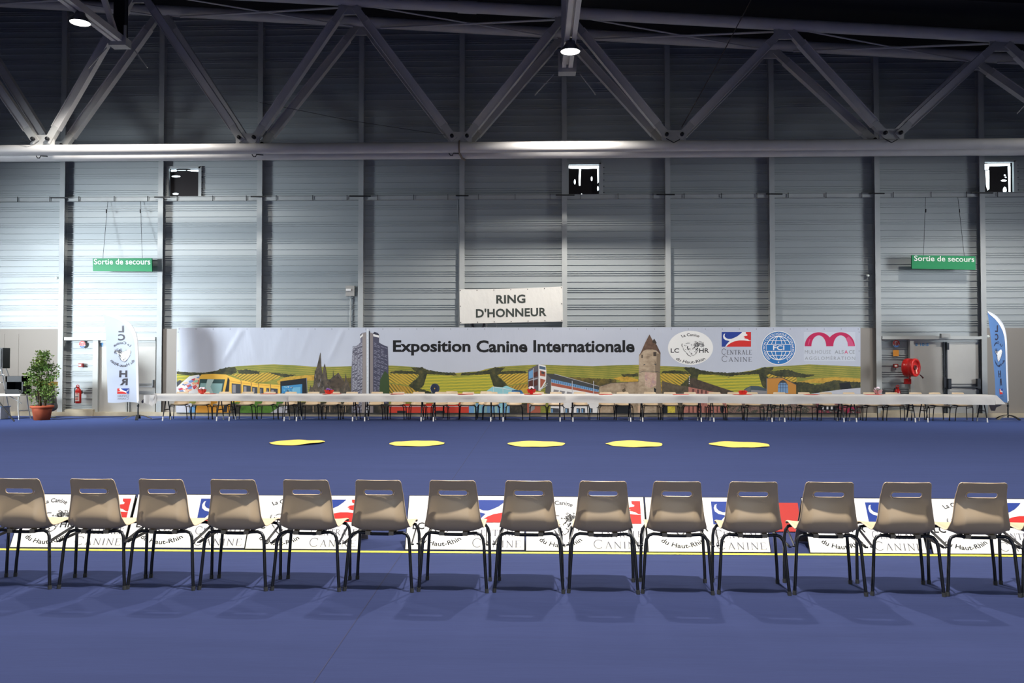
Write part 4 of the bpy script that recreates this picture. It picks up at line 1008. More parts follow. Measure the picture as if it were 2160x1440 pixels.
# round dish, red train, glass hall
pr.ell(917.5, 819, 10, 10.5, C('dish_rim', (52, 60, 84)), 5, 16); pr.ell(915.5, 819, 7.5, 9, C('dish', (36, 46, 72)), 6, 14); pr.ell(917, 819, 1.2, 1.5, GOLD, 7, 8)
pr.stroke([(910, 812), (907.5, 819), (911, 829)], .6, GRL, 7)
P_([(821, 852), (989, 849), (989, 871), (821, 871)], REDT, 5); pr.rect(822, 856.4, 988, 857.6, GRL, 6); P_([(838, 866), (856, 866), (856, 871), (838, 871)], DK, 6); P_([(920, 866), (938, 866), (938, 871), (920, 871)], DK, 6); pr.rect(788, 851, 820, 871, DARKP, 7)
P_([(989, 850), (1080, 850), (1080, 871), (989, 871)], BLG, 5)
for k in range(7): P_([(1000 + 11 * k, 851), (1005 + 11 * k, 851), (1005 + 11 * k, 871), (1000 + 11 * k, 871)], CYA if k % 2 else GLASS2, 6)
P_([(1039, 815), (1060, 816.5), (1068, 813), (1080, 818), (1092, 823), (1098, 832), (1027, 832), (1027, 824)], CYA, 5); pr.stroke([(1039, 815), (1061, 819), (1100, 825)], 1.0, WH, 6); pr.stroke([(1061, 819), (1061, 832)], .8, WH, 6); pr.stroke([(1041, 815), (1041, 830)], .8, WH, 6); P_([(1080, 822), (1100, 823), (1106, 832), (1078, 832)], BLU, 6)
P_([(1098, 820), (1114, 816), (1114, 832), (1098, 832)], GOLD, 4); P_([(1075, 852), (1112, 850), (1112, 871), (1075, 871)], DARKP, 6)
# school with brick stair tower
P_([(1113.7, 780), (1135.8, 768), (1135.8, 824), (1113.7, 818)], C('school_shade', (96, 92, 100)), 5); P_([(1135.8, 768), (1151, 771), (1152.4, 782), (1152, 805), (1140, 824), (1135.8, 824)], WH, 5)
P_([(1115.5, 784), (1124, 779), (1124, 796), (1115.5, 799)], BLG, 6); P_([(1125.5, 786), (1134, 782.5), (1134, 793), (1125.5, 796)], C('brick_dark', (86, 46, 40)), 6); P_([(1125.5, 803), (1134, 800), (1134, 812), (1125.5, 815)], C('brick_dark', (86, 46, 40)), 6); P_([(1115.5, 804), (1124, 801), (1124, 815), (1115.5, 817)], C('brick_dark', (86, 46, 40)), 6)
pr.stroke([(1114, 803), (1135, 797)], 1.4, GRL, 7); pr.stroke([(1124.8, 776), (1124.8, 818)], 1.1, GRL, 7); P_([(1137.5, 771), (1150.5, 774), (1151, 780), (1137.5, 777.5)], C('slate_blue', (78, 100, 128)), 6)
P_([(1139, 781), (1150.5, 784), (1150.5, 794), (1139, 792)], BRK, 6); P_([(1142, 782.6), (1148.4, 784.4), (1148.4, 789), (1142, 787.4)], DK2, 7); P_([(1139.5, 798), (1151, 801), (1141, 818), (1139.5, 818)], BRK, 6)
P_([(1152.6, 787.6), (1163, 797), (1161, 832), (1150, 828)], C('gable', (92, 90, 92)), 5); P_([(1152, 787.6), (1169.5, 788.4), (1264, 814.5), (1263.6, 822), (1163, 799)], C('school_roof', (66, 68, 70)), 5); pr.stroke([(1169.5, 788.4), (1264, 814.5)], .9, GRL, 6)
P_([(1163, 798.6), (1262.6, 821), (1262.6, 832), (1262.6, 871), (1161, 871)], WH, 4); P_([(1163, 799), (1262.6, 821.6), (1262.6, 826.5), (1163, 806)], BLG, 5)
for k in range(22): x = 1165 + 4.5 * k; pr.stroke([(x, 800 + (x - 1163) * .226), (x, 806 + (x - 1163) * .204)], .9, NAVY, 6)
P_([(1163, 806.4), (1262.6, 826.8), (1262.6, 831.6), (1163, 813)], BRK, 5)
for x in (1207, 1252): pr.stroke([(x, 803), (x, 834)], 1.2, GRL, 7)
for x in (1168, 1181, 1196): P_([(x, 821 + (x - 1168) * .16), (x + 11, 823 + (x - 1168) * .16), (x + 9, 829 + (x - 1168) * .16), (x - 1, 828 + (x - 1168) * .16)], GR, 6)
pr.stroke([(1136, 824), (1154, 812)], 1.6, GRL, 7); pr.stroke([(1140, 818), (1155, 808)], .8, WH, 7)
P_([(1112, 850), (1140, 854), (1140, 871), (1112, 871)], BRK, 6); P_([(1116, 852), (1128, 852), (1128, 862), (1116, 871)], GR, 7)
for x in (1162, 1192, 1216, 1226, 1242): P_([(x, 860), (x + (17 if x == 1162 else 8), 861), (x + (17 if x == 1162 else 8), 870), (x, 870)], DK2, 6); pr.rect(x + 1, 862, x + 4, 870, BLG, 7)
# round stone wall, tower with cone roof
P_([(1264, 815), (1288, 807.6), (1346.6, 804.6), (1347, 871), (1262.6, 871)], STONE, 5); pr.stroke([(1264, 815), (1288, 807.6), (1347, 804.6)], .9, DK2, 6); P_([(1312, 822), (1318, 818), (1320, 824), (1314, 828)], C('stone_hole', (96, 84, 66)), 6); P_([(1296, 852), (1330, 852), (1330, 871), (1296, 871)], DK, 6)
P_([(1348, 748), (1357, 738), (1376, 735), (1393, 745), (1391.8, 797), (1396, 832), (1397, 871), (1345, 871), (1347, 800)], TOWERS, 6); P_([(1380, 746), (1393, 745), (1391.8, 797), (1396, 832), (1397, 871), (1384, 871), (1383, 800)], C('tower_side', (134, 118, 98)), 7)
P_([(1370, 705), (1374, 713), (1379, 722), (1385, 727), (1393.2, 744), (1393, 747.5), (1384, 738.5), (1376, 736.6), (1364, 737), (1357.4, 739.4), (1348, 750.5), (1353, 740), (1361, 722)], CONE, 8); P_([(1376, 719), (1380, 714), (1385, 723), (1383, 726), (1380, 723), (1378, 728)], C('dormer', (64, 56, 50)), 9)
pr.rect(1378, 742, 1384.5, 751, C('hatch', (72, 62, 54)), 9); pr.rect(1353, 748, 1355.6, 755, C('hatch', (72, 62, 54)), 8); pr.stroke([(1357, 769.5), (1361, 768)], 1.4, DK2, 8); pr.stroke([(1380, 767.4), (1384, 769)], 1.4, DK2, 9); pr.stroke([(1348, 785.5), (1356, 783), (1372, 782.4), (1386, 783.4), (1392, 785)], .7, DK2, 9)
P_([(1360, 784.7), (1385, 787), (1384, 813), (1370, 818), (1360, 812)], MURAL, 8); P_([(1379, 817), (1384, 820), (1383, 828), (1380, 828)], DK, 9); P_([(1345, 856), (1352, 854), (1352, 871), (1345, 871)], C('pale_stone', (206, 176, 150)), 9)
P_([(1396, 803), (1430, 812), (1452, 815), (1452, 871), (1397, 871)], STONED, 5); P_([(1396, 850), (1410, 852), (1410, 871), (1396, 871)], DK, 6); pr.rect(1408, 852, 1424, 871, mottled('print_yellow_bush', [(150, 140, 30), (226, 206, 80), (90, 100, 30)], 8), 7)
pr.stroke([(1454, 792), (1453, 812)], 1.5, DK2, 7)
for k in range(4): pr.stroke([(1454 - .15 * k, 793.5 + 4.6 * k), (1454 - .15 * k, 795.8 + 4.6 * k)], 1.5, WH, 8)
# half timbered house, dark hall, orange house, white car
P_([(1452, 815.5), (1512, 827), (1530, 832), (1536, 871), (1440, 871), (1452, 832)], PINKH, 6); P_([(1455, 798), (1464, 797), (1476, 802), (1547, 825.5), (1549, 832), (1530, 832), (1512, 827.7), (1453, 815.8)], BROOF, 7)
for x in (1460, 1470, 1478, 1487): pr.rect(x, 820 + (x - 1460) * .12, x + 4, 829 + (x - 1460) * .06, C('pink_window', (104, 66, 64)), 7)
for k in range(10): x = 1452 + 8.5 * k; pr.rect(x, 856, x + 2.6, 870, C('house_door', (92, 58, 54)), 7)
pr.ell(1523, 862, 4.4, 9, DK, 8, 12)
P_([(1570, 820), (1584, 813.4), (1600, 814), (1617, 820), (1617, 832), (1566, 832)], C('hall_roof', (72, 86, 96)), 5); P_([(1584, 822), (1617, 824), (1617, 832), (1584, 832)], GR, 6); P_([(1572, 821), (1583, 815), (1583, 832), (1566, 832)], C('hall_end', (104, 112, 112)), 6)
P_([(1617, 797.4), (1649, 796.5), (1679, 811), (1679, 832), (1617, 832)], ORG, 6); pr.stroke([(1615, 797.2), (1649.5, 796), (1680, 811.2)], 1.5, DK2, 7); pr.stroke([(1617.3, 798), (1617.3, 832)], 1.4, GR, 7)
P_([(1640.5, 829), (1641, 812), (1645, 805), (1651, 802.6), (1657, 805), (1661.6, 812), (1662.4, 829)], C('arch_glass', (120, 156, 196)), 7)
for x in (1646, 1651.4, 1657): pr.stroke([(x, 805), (x, 829)], .8, NAVY, 8)
for y in (811, 817.4): pr.stroke([(1641, y), (1662, y)], .8, NAVY, 8)
P_([(1640.5, 812), (1645, 804), (1651, 801), (1657, 804), (1661.6, 811), (1657, 807), (1645, 807)], DK2, 9)
P_([(1700, 832), (1742, 825.4), (1776, 821), (1814.8, 817.6), (1814.8, 832)], GRL, 7)
P_([(1536, 848), (1720, 848), (1720, 871), (1536, 871)], CROWD, 6); P_([(1720, 850), (1815, 850), (1815, 871), (1720, 871)], mottled('print_street_right', [(230, 206, 206), (160, 60, 80), (60, 70, 60), (214, 190, 190)], 4), 6); P_([(1725, 853), (1765, 856), (1765, 866), (1725, 864)], DK, 7)
for x in (1733, 1743, 1752): pr.rect(x, 856, x + 4, 863, WH, 8)
pr.ring(1796, 872, 10, 14, 3, C('pink_arc', (176, 40, 84)), 8, 0, 180, 14)
pr.rect(BL, 870.4, BR, BB, DK, 11)
pr.build('panorama_print', bn)
# lettering and emblems
TI = mat('title_ink', (20, 20, 24), .5)
for word, box in (('Exposition', (829, 717.3, 992.5, 749.6)), ('Canine', (1005, 717.3, 1112.5, 743.2)), ('Internationale', (1125, 717, 1338.5, 743.2))):
    p = Print(bmap); p.text(word, *box, TI, 1, .03); tag(p.build('title_word', bn), 'black word %s of the title' % word)
p = Print(bmap); p.ell(1456.5, 733.3, 47.6, 36, PRINTW, 1, 56); emblem_club(p, box_T(1409, 698, 1504, 769.5), INKG if False else mat('soft_black_ink', (46, 46, 48), .5), 2, .014); tag(p.build('club_emblem', bn), 'white oval club emblem with a dog head')
p = Print(bmap); emblem_kennel(p, box_T(1522.3, 700, 1584, 731), 1); p.serif('CENTRALE', 1522, 735.5, 1585.5, 747.5, INKG, 1); p.serif('CANINE', 1522, 750.5, 1586, 762.5, INKG, 1); tag(p.build('kennel_emblem', bn), 'blue and red emblem over serif lettering')
FB = mat('federation_blue', (44, 118, 186), .5)
p = Print(bmap); cx, cy, R = 1642.2, 733.6, 36.4
p.ell(cx, cy, R, R * .985, PRINTW, 1, 56); p.ell(cx, cy, R - 1.6, (R - 1.6) * .985, FB, 2, 56); p.ell(cx, cy, 26.3, 26, PRINTW, 3, 48); p.ell(cx, cy, 24.6, 24.3, FB, 4, 48)
p.arc('FEDERATION CYNOLOGIQUE INTERNATIONALE', cx, cy, 28.1, 27.7, 232, -56, 4.9, PRINTW, 3, .012)
p.text('*', cx - 1.6, cy + 28.5, cx + 1.6, cy + 32, PRINTW, 3, .02)
for f in (.32, .66): p.ring(cx, cy, 25 * f, 24.8, 1.3, PRINTW, 5)
for yy in (-15.5, 15.5): p.rect(cx - 18.6, cy + yy - .6, cx + 18.6, cy + yy + .6, PRINTW, 5)
p.stroke([(cx, cy - 24.5), (cx, cy - 24)], .1, PRINTW, 5); p.rect(cx - 26, cy - 8.4, cx + 26, cy + 7.6, PRINTW, 6); p.rect(cx - 25.4, cy - 7.0, cx + 25.4, cy + 6.2, FB, 7)
p.text('FCI', cx - 11.8, cy - 5.6, cx + 12, cy + 4.6, PRINTW, 8, .02); tag(p.build('federation_emblem', bn), 'round blue emblem with a globe')
p = Print(bmap); MG = mat('arch_magenta', (196, 32, 88), .5); MG2 = mat('arch_magenta_pale', (214, 84, 128), .5); GI = mat('pale_grey_ink', (150, 156, 164), .5)
p.rect(1695.5, 700, 1804, 761, mat('emblem_field', (204, 210, 222), .5), 1)
def arch(x0, m_, lay):
    def e(cx, rx, ry, a0, a1): return [(cx + rx * math.cos(math.radians(a)), 730 - ry * math.sin(math.radians(a))) for a in range(a0, a1 + (1 if a1 > a0 else -1), 6 if a1 > a0 else -6)]
    p.poly(e(x0 + 29.8, 29.8, 29.5, 180, 0) + e(x0 + 29.8, 15.6, 22.8, 0, 180), m_, lay)
arch(1743.4, MG2 if False else MG, 2); arch(1697.2, MG, 3); p.poly([(1788.5, 730), (1787.6, 722), (1784, 714), (1790, 709), (1797, 718), (1802, 730)], MG2, 3); p.stroke([(1704.5, 727), (1708, 715)], 2.2, MG2, 4)
p.text('MULHOUSE', 1697.5, 738.3, 1752.6, 745.8, GI, 2, 0, space=1.1); p.text('ALS', 1760.5, 738.3, 1779.5, 745.8, GI, 2, .015, space=1.1); p.text('A', 1781, 738.3, 1788.4, 745.8, MG2, 2, .015); p.text('CE', 1790.5, 738.3, 1802.6, 745.8, GI, 2, .015, space=1.1)
p.text('AGGLOMÉRATION', 1697.5, 749.8, 1803.6, 758.8, GI, 2, 0, space=1.25); tag(p.build('city_emblem', bn), 'two magenta arches over grey lettering')
m = MB()
for k in range(41):
    q = at(BL + 4 + (BR - BL - 8) * k / 40, 693.4, YBN - .03); m.ball((q.x, YBN - .005, q.z), .011, 6)
for k in range(5):
    for px in (BL + 2, BR - 2): q = at(px, 700 + 40 * k, YBN - .03); m.ball((q.x, YBN - .005, q.z), .010, 6)
m.build('eyelet', DARKM, bn)

# ================================================================== SMALL HONOUR RING BANNER
YRB = 24.58; RBM = mat('cream_banner', (232, 230, 224), .4, bump=(1.6, .6, (1.6, 1, 1), (0, .6, 0)))
cr = [at(*q, YRB) for q in ((969, 610), (1186.5, 604), (1187.5, 678), (970, 682.5))]
rb = thing('ring_banner', 'small white banner with dark capitals hung above the long printed banner', 'banner', ((cr[2].x + cr[3].x) / 2, YRB, cr[3].z))
def rmap(u, v, k):
    s_ = (u - 969.0) / 218.0; t_ = (v - 607) / 73.5; a = cr[0].lerp(cr[1], s_); b = cr[3].lerp(cr[2], s_); q = a.lerp(b, t_)
    sag = .035 * math.sin(PI * max(0, min(1, s_))) * (1 - t_)
    return (q.x, YRB - .02 - .012 * math.sin(6 * s_ + 3 * t_) - .003 * k, q.z - sag * .6)
m = MB(); m.grid(lambda u, v: Vector(rmap(969 + 218 * u, 607 + 73.5 * v, 0)), 30, 10); m.build('sheet', RBM, rb)
p = Print(rmap); RI = mat('dark_green_grey_ink', (62, 68, 64), .5); p.text('RING', 1047, 620.4, 1108.4, 639.2, RI, 2, .03, space=1.05); p.text("D'HONNEUR", 1003.5, 649.2, 1152.5, 668.4, RI, 2, .03, space=1.05); p.build('lettering', rb)
m = MB()
for k in range(7):
    for v in (609.5, 678): q = Vector(rmap(971 + 35.6 * k, v, 3)); m.ball(q, .014, 6)
for u in (971, 1185): m.ball(Vector(rmap(u, 643, 3)), .014, 6)
m.build('eyelet', DARKM, rb)
# ================================================================== EXIT SIGNS
GRN = mat('exit_green', (18, 138, 84), .45); SIGNW = mat('sign_white', (240, 246, 240), .5)
for i, (crn, txt, wires, lab) in enumerate((([(196, 545), (320.5, 544.5), (321, 572.5), (196.5, 571.5)], (198.5, 545.8, 317.5, 557.6), ((217, 545, 226, 425), (300, 545, 295, 425)), 'green emergency exit sign hanging on the left above the pale flag'),
                                            ([(1923, 538), (2057, 540.5), (2057.5, 569), (1923, 566.5)], (1927.5, 538.8, 2054.5, 552.6), ((1948, 539, 1954, 425), (2034, 540, 2022, 425)), 'green emergency exit sign hanging on the right above the hose reel'))):
    Y = 24.40; q = [at(*c, Y) for c in crn]; t = thing('exit_sign', lab, 'sign', ((q[2].x + q[3].x) / 2, Y, q[3].z), 'emergency exit signs')
    m = MB(); m.plate([(v.x, v.z) for v in q], Y - .012, Y + .04); m.build('sign_panel', GRN, t)
    def sm(u, v, k, q=q, c=crn, Y=Y):
        s_ = (u - c[0][0]) / (c[1][0] - c[0][0]); t_ = (v - c[0][1]) / (c[3][1] - c[0][1]); a = q[0].lerp(q[1], s_).lerp(q[3].lerp(q[2], s_), t_); return (a.x, Y - .014 - .003 * k, a.z)
    pr = Print(sm); x0, y0, x1, y1 = txt; tl = (crn[1][1] - crn[0][1])
    pr.T = (lambda tl, c: lambda u, v: (u, v - tl * 0))(tl, crn); pr.text('Sortie de secours', x0, y0, x1, y1 - (tl if tl > 0 else 0), SIGNW, 1, .012); pr.build('lettering', t)
    for a, b, c, d in wires:
        m = MB(); m.tube([at(a, b, Y), Vector((at(c, d, 24.7).x, 24.74, ZR - .05))], .006, 5); m.tube([at(a + (c - a) * .8, b + (d - b) * .8, Y + .18), at(a + (c - a) * .86, b + (d - b) * .86, Y + .2)], .014, 6); m.build('hanging_wire', DARKM, t)

# ================================================================== FEATHER FLAGS
POLE = mat('flag_pole_dark', (52, 56, 60), .4, metal=.4); BASEM = mat('flag_foot_grey', (120, 116, 104), .5); SLEEVE = mat('flag_sleeve_white', (240, 242, 246), .6); FINK = mat('flag_ink', (66, 64, 72), .5)
def flag(px, py, label, cloth, rot, ink):
    f = fl(px, py); t = thing('feather_flag', label, 'flag', (f.x, f.y, 0), 'feather flags beside the table row')
    S = 1.65 / (885.0 - 761); G = lambda u, v: ((u - 291) * S, (885 - v) * S)
    cr_, sr = math.cos(rot), math.sin(rot)
    def place(x, z, k):
        y = .05 * math.sin(3.2 * x + 1.4 * z) * min(1, -x * 3 if x < 0 else 0) - .003 * k
        return Vector((f.x + x * cr_ - y * sr, f.y + x * sr + y * cr_, z))
    edge = [(210.5, 659.5), (222, 660.5), (236, 663.5), (250, 668), (262, 675), (272, 683), (280, 693), (285.5, 706), (288, 720), (289, 740), (290, 780), (291.3, 820), (292.2, 851)]
    left = [(210.5, 660), (215, 672), (217.5, 686), (219.5, 705), (221.5, 730), (223.5, 760), (225.5, 790), (227, 820), (228, 849)]
    def lerp_line(L_, v):
        if v <= L_[0][1]: return L_[0][0]
        for (xa, ya), (xb, yb) in zip(L_, L_[1:]):
            if v <= yb: return xa + (xb - xa) * (v - ya) / (yb - ya)
        return L_[-1][0]
    m = MB()
    def sail(u, v):
        vv = 661.5 + (848.5 - 661.5) * (v ** 1.25); xl = lerp_line(left, vv); xr = lerp_line(edge, vv)
        x, z = G(xl + (xr - xl) * u, vv + (0 if v < .99 else 1.0 * math.sin(u * 7))); return place(x, z, 0)
    m.grid(sail, 10, 40); m.build('sail', cloth, t, recalc=False)
    inner = [(212, 660.6), (222, 665), (234, 669), (246, 674), (257, 681), (266, 689), (274, 699), (279.5, 711), (282.5, 724), (284, 742), (285.5, 780), (287, 820), (288.5, 848)]
    pr = Print(lambda u, v, k: place(*G(u, v), k)); vs = []; 
    n = len(edge); pr._put(edge + inner, [(i, i + 1, n + i + 1, n + i) for i in range(n - 1)], SLEEVE, 2); pr.build('sleeve', t)
    pr = Print(lambda u, v, k: place(*G(u, v), k)); B = .02
    for k, (s_, a, b, c, d) in enumerate((('L', 245.5, 686.2, 257.4, 700.4), ('C', 245, 704, 259.6, 717.8), ('H', 250, 781, 266, 795.6), ('R', 252, 798, 267.4, 812.2))): pr.text(s_, a, b, c, d, ink, 2, .035, mirror=True)
    def mir(cx): return lambda u, v: (2 * cx - u, v)
    pr.T = mir(254.5); pr.arc('La Canine', 254.5, 755, 27, 30, 128, 52, 5.6, ink, 2, .01)
    pr.T = mir(256.5); pr.arc('du Haut-Rhin', 256.5, 738, 33.5, 35.5, 220, 320, 6.2, ink, 2, .012, inward=True)
    pr.T = ident; pr.poly([(237, 738), (248, 741), (258, 741), (270, 736.5), (274, 741), (270, 752), (266, 757), (258, 763), (252, 758), (248, 748)], PRINTW, 1)
    emblem_dog(pr, ink, 2, lambda u, v: (276 - 40 * u, 733 + 31 * v))
    emblem_kennel(pr, box_T(247.6, 819, 271, 830.4), 1, flip=True)
    pr.T = mir(259.5); pr.serif('CENTRALE', 248, 832, 271, 836.6, ink, 1); pr.serif('CANINE', 248, 838, 271, 842.4, ink, 1); pr.build('print', t)
    m = MB(); m.tube([Vector((f.x, f.y, .06)), Vector((f.x, f.y, .30)), place(*G(292, 846), 0)], [.022, .02, .016], 8); m.tube([Vector((f.x, f.y, .36)), Vector((f.x, f.y, .42))], .03, 8); m.build('pole', POLE, t)
    m = MB(); m.tube([place(*G(u, v), 0) for u, v in reversed(edge)], .016, 8); m.build('sleeve_hem', SLEEVE, t)
    for k, a in enumerate((.35, .35 + PI / 2)):
        m = MB(); pts = []
        for q in range(-6, 7):
            e = q / 6; pts.append(Vector((f.x + .37 * e * math.cos(a), f.y + .37 * e * math.sin(a), -.0 + .135 - .12 * abs(e) ** 1.8)))
        for p0, p1 in zip(pts, pts[1:]): m.bar(p0, p1, .08, .018)
        m.build('foot', BASEM if k == 0 else DARKM, t)
    return t
flag(291, 885, 'pale white blue feather flag standing left of the table row', mat('flag_cloth_pale', (208, 219, 240), .7, transl=.3, noise=(1.2, .06, (1, 1, 2))), 0.0, FINK)
flag(2126.5, 885, 'narrow blue feather flag standing at the right end of the table row', mat('flag_cloth_blue', (96, 136, 192), .7, transl=.25, noise=(1.2, .06, (1, 1, 2))), 0.65, mat('flag_ink_navy', (44, 44, 70), .5))

# ================================================================== POTTED SHRUB
TERR = mat('terracotta', (190, 96, 66), .75, noise=(5, .08)); SOIL = mat('soil', (58, 46, 36), .95); BARK = mat('bark', (92, 76, 58), .9)
LEAFM = mottled('shrub_leaf', [(56, 86, 44), (100, 136, 62), (142, 156, 80)], 3, rough=.45)
c = fl(78.5, 886.5); pt = thing('potted_shrub', 'tall leafy green shrub in a terracotta pot at the left', 'plant', (c.x, c.y + .22, 0)); cx, cy = c.x, c.y + .22
M = Matrix.Translation((cx, cy, 0)); m = MB(); m.lathe([(0, .0), (.205, .0), (.25, .28), (.262, .33), (.262, .33), (.30, .335), (.305, .40), (.28, .405), (.265, .38), (.24, .33), (0, .33)], 28, M); m.build('pot', TERR, pt)
m = MB(); m.lathe([(0, .352), (.255, .345)], 20, M); m.build('soil', SOIL, pt)
r = random.Random(12); stems = []
m = MB()
for k in range(9):
    a = r.uniform(0, 6.28); tx, ty = .30 * math.cos(a) * r.uniform(.3, 1), .22 * math.sin(a); h = r.uniform(1.1, 1.75); pts = [Vector((cx + .08 * math.cos(a), cy + .08 * math.sin(a), .34))]
    for q in range(1, 6): f = q / 5; pts.append(Vector((cx + .08 * math.cos(a) * (1 - f) + tx * f + r.uniform(-.02, .02), cy + ty * f, .34 + h * f * .92)))
    m.tube(pts, [.016 - .0025 * q for q in range(6)], 6); stems.append(pts)
m.build('stems', BARK, pt)
# outline of the shrub: half widths by height
prof = [(.38, .20), (.50, .30), (.62, .38), (.75, .42), (.90, .38), (1.05, .40), (1.2, .44), (1.35, .44), (1.48, .38), (1.6, .30), (1.72, .22), (1.84, .17), (1.94, .08)]
def hw(z):
    for (za, wa), (zb_, wb) in zip(prof, prof[1:]):
        if z <= zb_: return wa + (wb - wa) * max(0, (z - za)) / (zb_ - za)
    return .05
clumps = []
for k in range(165):
    z = r.uniform(.42, 1.92) if k % 4 else r.uniform(.9, 1.6); w = hw(z); a = r.uniform(0, 6.28); e = math.sqrt(r.random()) * .95
    sh = .04 * math.sin(z * 5) - .0
    clumps.append((Vector((cx + sh + w * e * math.cos(a), cy + w * .8 * e * math.sin(a), z)), r.uniform(.05, .10)))
m = MB()
for p, s_ in clumps:
    if r.random() < .13: continue
    for k in range(15):
        d = Vector((r.gauss(0, 1), r.gauss(0, 1), r.gauss(.25, .8))).normalized(); b = p + d * s_ * r.uniform(.3, 1.1); dirv = (d + Vector((r.uniform(-.6, .6), r.uniform(-.6, .6), r.uniform(-.2, .7)))).normalized()
        l = r.uniform(.05, .085); sd = dirv.cross(Vector((r.uniform(-1, 1), r.uniform(-1, 1), r.uniform(-1, 1)))).normalized() * l * .33; nn = dirv.cross(sd).normalized() * l * .08
        m._add([b, b + dirv * l * .45 + sd + nn, b + dirv * l, b + dirv * l * .45 - sd + nn, b + dirv * l * .5], [(0, 4, 1), (1, 4, 2), (2, 4, 3), (3, 4, 0)])
tag(m.build('foliage', LEAFM, pt, recalc=False), kind='stuff')

# ================================================================== LEFT CORNER: work table and what stands on it
BLK = mat('black_plastic', (22, 22, 26), .5); CHROME = mat('chrome_tube', (190, 194, 198), .3, metal=.8); WHT = mat('white_plastic', (232, 232, 230), .5)
c = at(-14, 834, 23.0); zt = .72; t = thing('work_table', 'white topped folding table behind the potted shrub at the left', 'table', (c.x, 23.1, 0))
xr = at(47, 832, 22.9).x; xl = xr - 1.6
m = MB(); m.box(((xl + xr) / 2, 23.15, zt - .025), (xr - xl, .7, .05)); m.build('tabletop', WHT, t)
for x in (xl + .1, xr - .12):
    for y in (22.88, 23.42):
        m = MB(); m.tube([(x + (.05 if x > xl + .5 else -.05), y, 0), (x, y + (.04 if y < 23 else -.04), .3), (x - .02, y + (.08 if y < 23 else -.08), zt - .05)], .015, 8); m.build('leg', CHROME, t)
m = MB(); m.tube([(xr - .12, 22.93, .25), (xr - .12, 23.37, .25)], .012, 8); m.tube([(xr - .14, 23.1, .45), (xr - .5, 23.1, zt - .05)], .012, 8); m.build('brace', CHROME, t)
a = at(12.5, 833, 23.0); b = at(50, 795.5, 23.0); w, h = b.x - a.x, b.z - a.z; z0 = zt + .002
t = thing('equipment_case', 'open black equipment case standing on the white table behind the shrub', 'case', ((a.x + b.x) / 2, 23.0, z0))
m = MB(); xm = (a.x + b.x) / 2
for cc, d in (((a.x + .02, 23.17, z0 + h / 2), (.04, .40, h)), ((b.x - .02, 23.17, z0 + h / 2), (.04, .40, h)), ((xm, 23.17, z0 + h - .08), (w, .40, .16)), ((xm, 23.17, z0 + .02), (w, .40, .04)), ((xm, 23.36, z0 + h / 2), (w, .02, h))): m.box(cc, d)
m.build('case_body', mat('case_black', (30, 34, 38), .5), t)
m = MB(); m.bar((xm - .03, 22.98, z0 + .02), (xm - .03, 22.90, z0 + .13), w * .8, .015, up=(0, 1, 1)); m.build('front_flap', mat('flap_grey', (70, 74, 78), .5), t)
m = MB(); m.box((xm + .05, 23.1, z0 + .07), (.2, .1, .05)); m.build('contents', CHROME, t)
# black loudspeaker on its stand, cut by the frame edge
f = fl(-8, 889); sx = at(-9, 750, f.y).x; zs0 = at(0, 776.5, f.y).z; zs1 = at(0, 733.5, f.y).z
t = thing('loudspeaker', 'black loudspeaker on a tripod cut by the left frame edge', 'speaker', (sx, f.y, zs0))
m = MB(); xe = at(6, 750, f.y - .15).x; m.box((xe - .19, f.y, (zs0 + zs1) / 2), (.38, .32, zs1 - zs0)); m.build('cabinet', BLK, t)
m = MB(); m.box((xe - .19, f.y - .165, (zs0 + zs1) / 2), (.33, .012, zs1 - zs0 - .06)); m.build('grille', DARKM, t)
t = thing('speaker_tripod', 'black tripod stand with a leg reaching in at the left frame edge', 'stand', (xe - .25, f.y, 0))
m = MB(); m.tube([(xe - .25, f.y, .2), (xe - .25, f.y, zs0 - .002)], .022, 10); m.build('pole', BLK, t)
e = fl(30, 889.5)
for d in (Vector((e.x, e.y, .015)), Vector((xe - .6, f.y + .45, .015)), Vector((xe - .75, f.y - .3, .015))):
    m = MB(); m.tube([Vector((xe - .25, f.y, .62)), d], .019, 8); m.build('leg', BLK, t)
# folding steps of bright metal behind the table
t = thing('step_ladder', 'bright metal folding steps leaning behind the table at the left edge', 'ladder', (at(4, 870, 23.9).x, 23.9, 0))
for p0, p1 in (((2, 772), (22, 875)), ((9, 766), (21, 800)), ((-16, 772), (-24, 875))):
    m = MB(); A = at(*p0, 23.8); B_ = at(*p1, 24.0); B_.z = max(.01, B_.z) if p1[1] < 860 else .01; m.tube([A, B_], .02, 8); m.build('rail', CHROME, t)
m = MB(); A = at(-1, 793, 23.8); m.tube([A, at(4, 789, 23.75), at(9, 791, 23.75), at(12, 800, 23.8)], .016, 8); m.build('handle', CHROME, t)
for k in range(4):
    m = MB(); z = .3 + .36 * k; m.box((at(-8, 800, 23.9).x, 23.9, z), (.34, .14, .03)); m.build('tread', CHROME, t)
CRATE = mat('blue_clear_plastic', (150, 180, 220), .3, transl=.4)
a = at(-6, 0, 23.2).x; b = at(24, 0, 23.2).x; t = thing('storage_box', 'translucent plastic box with a blue lid under the table at the left', 'box', ((a + b) / 2, 23.2, .0))
M = Matrix.Translation(((a + b) / 2, 23.2, 0))
m = MB(); hw_, hd, zz = (b - a) / 2, .2, .34
vs = [(-hw_ * .86, -hd * .86, .01), (hw_ * .86, -hd * .86, .01), (hw_ * .86, hd * .86, .01), (-hw_ * .86, hd * .86, .01), (-hw_, -hd, zz), (hw_, -hd, zz), (hw_, hd, zz), (-hw_, hd, zz)]
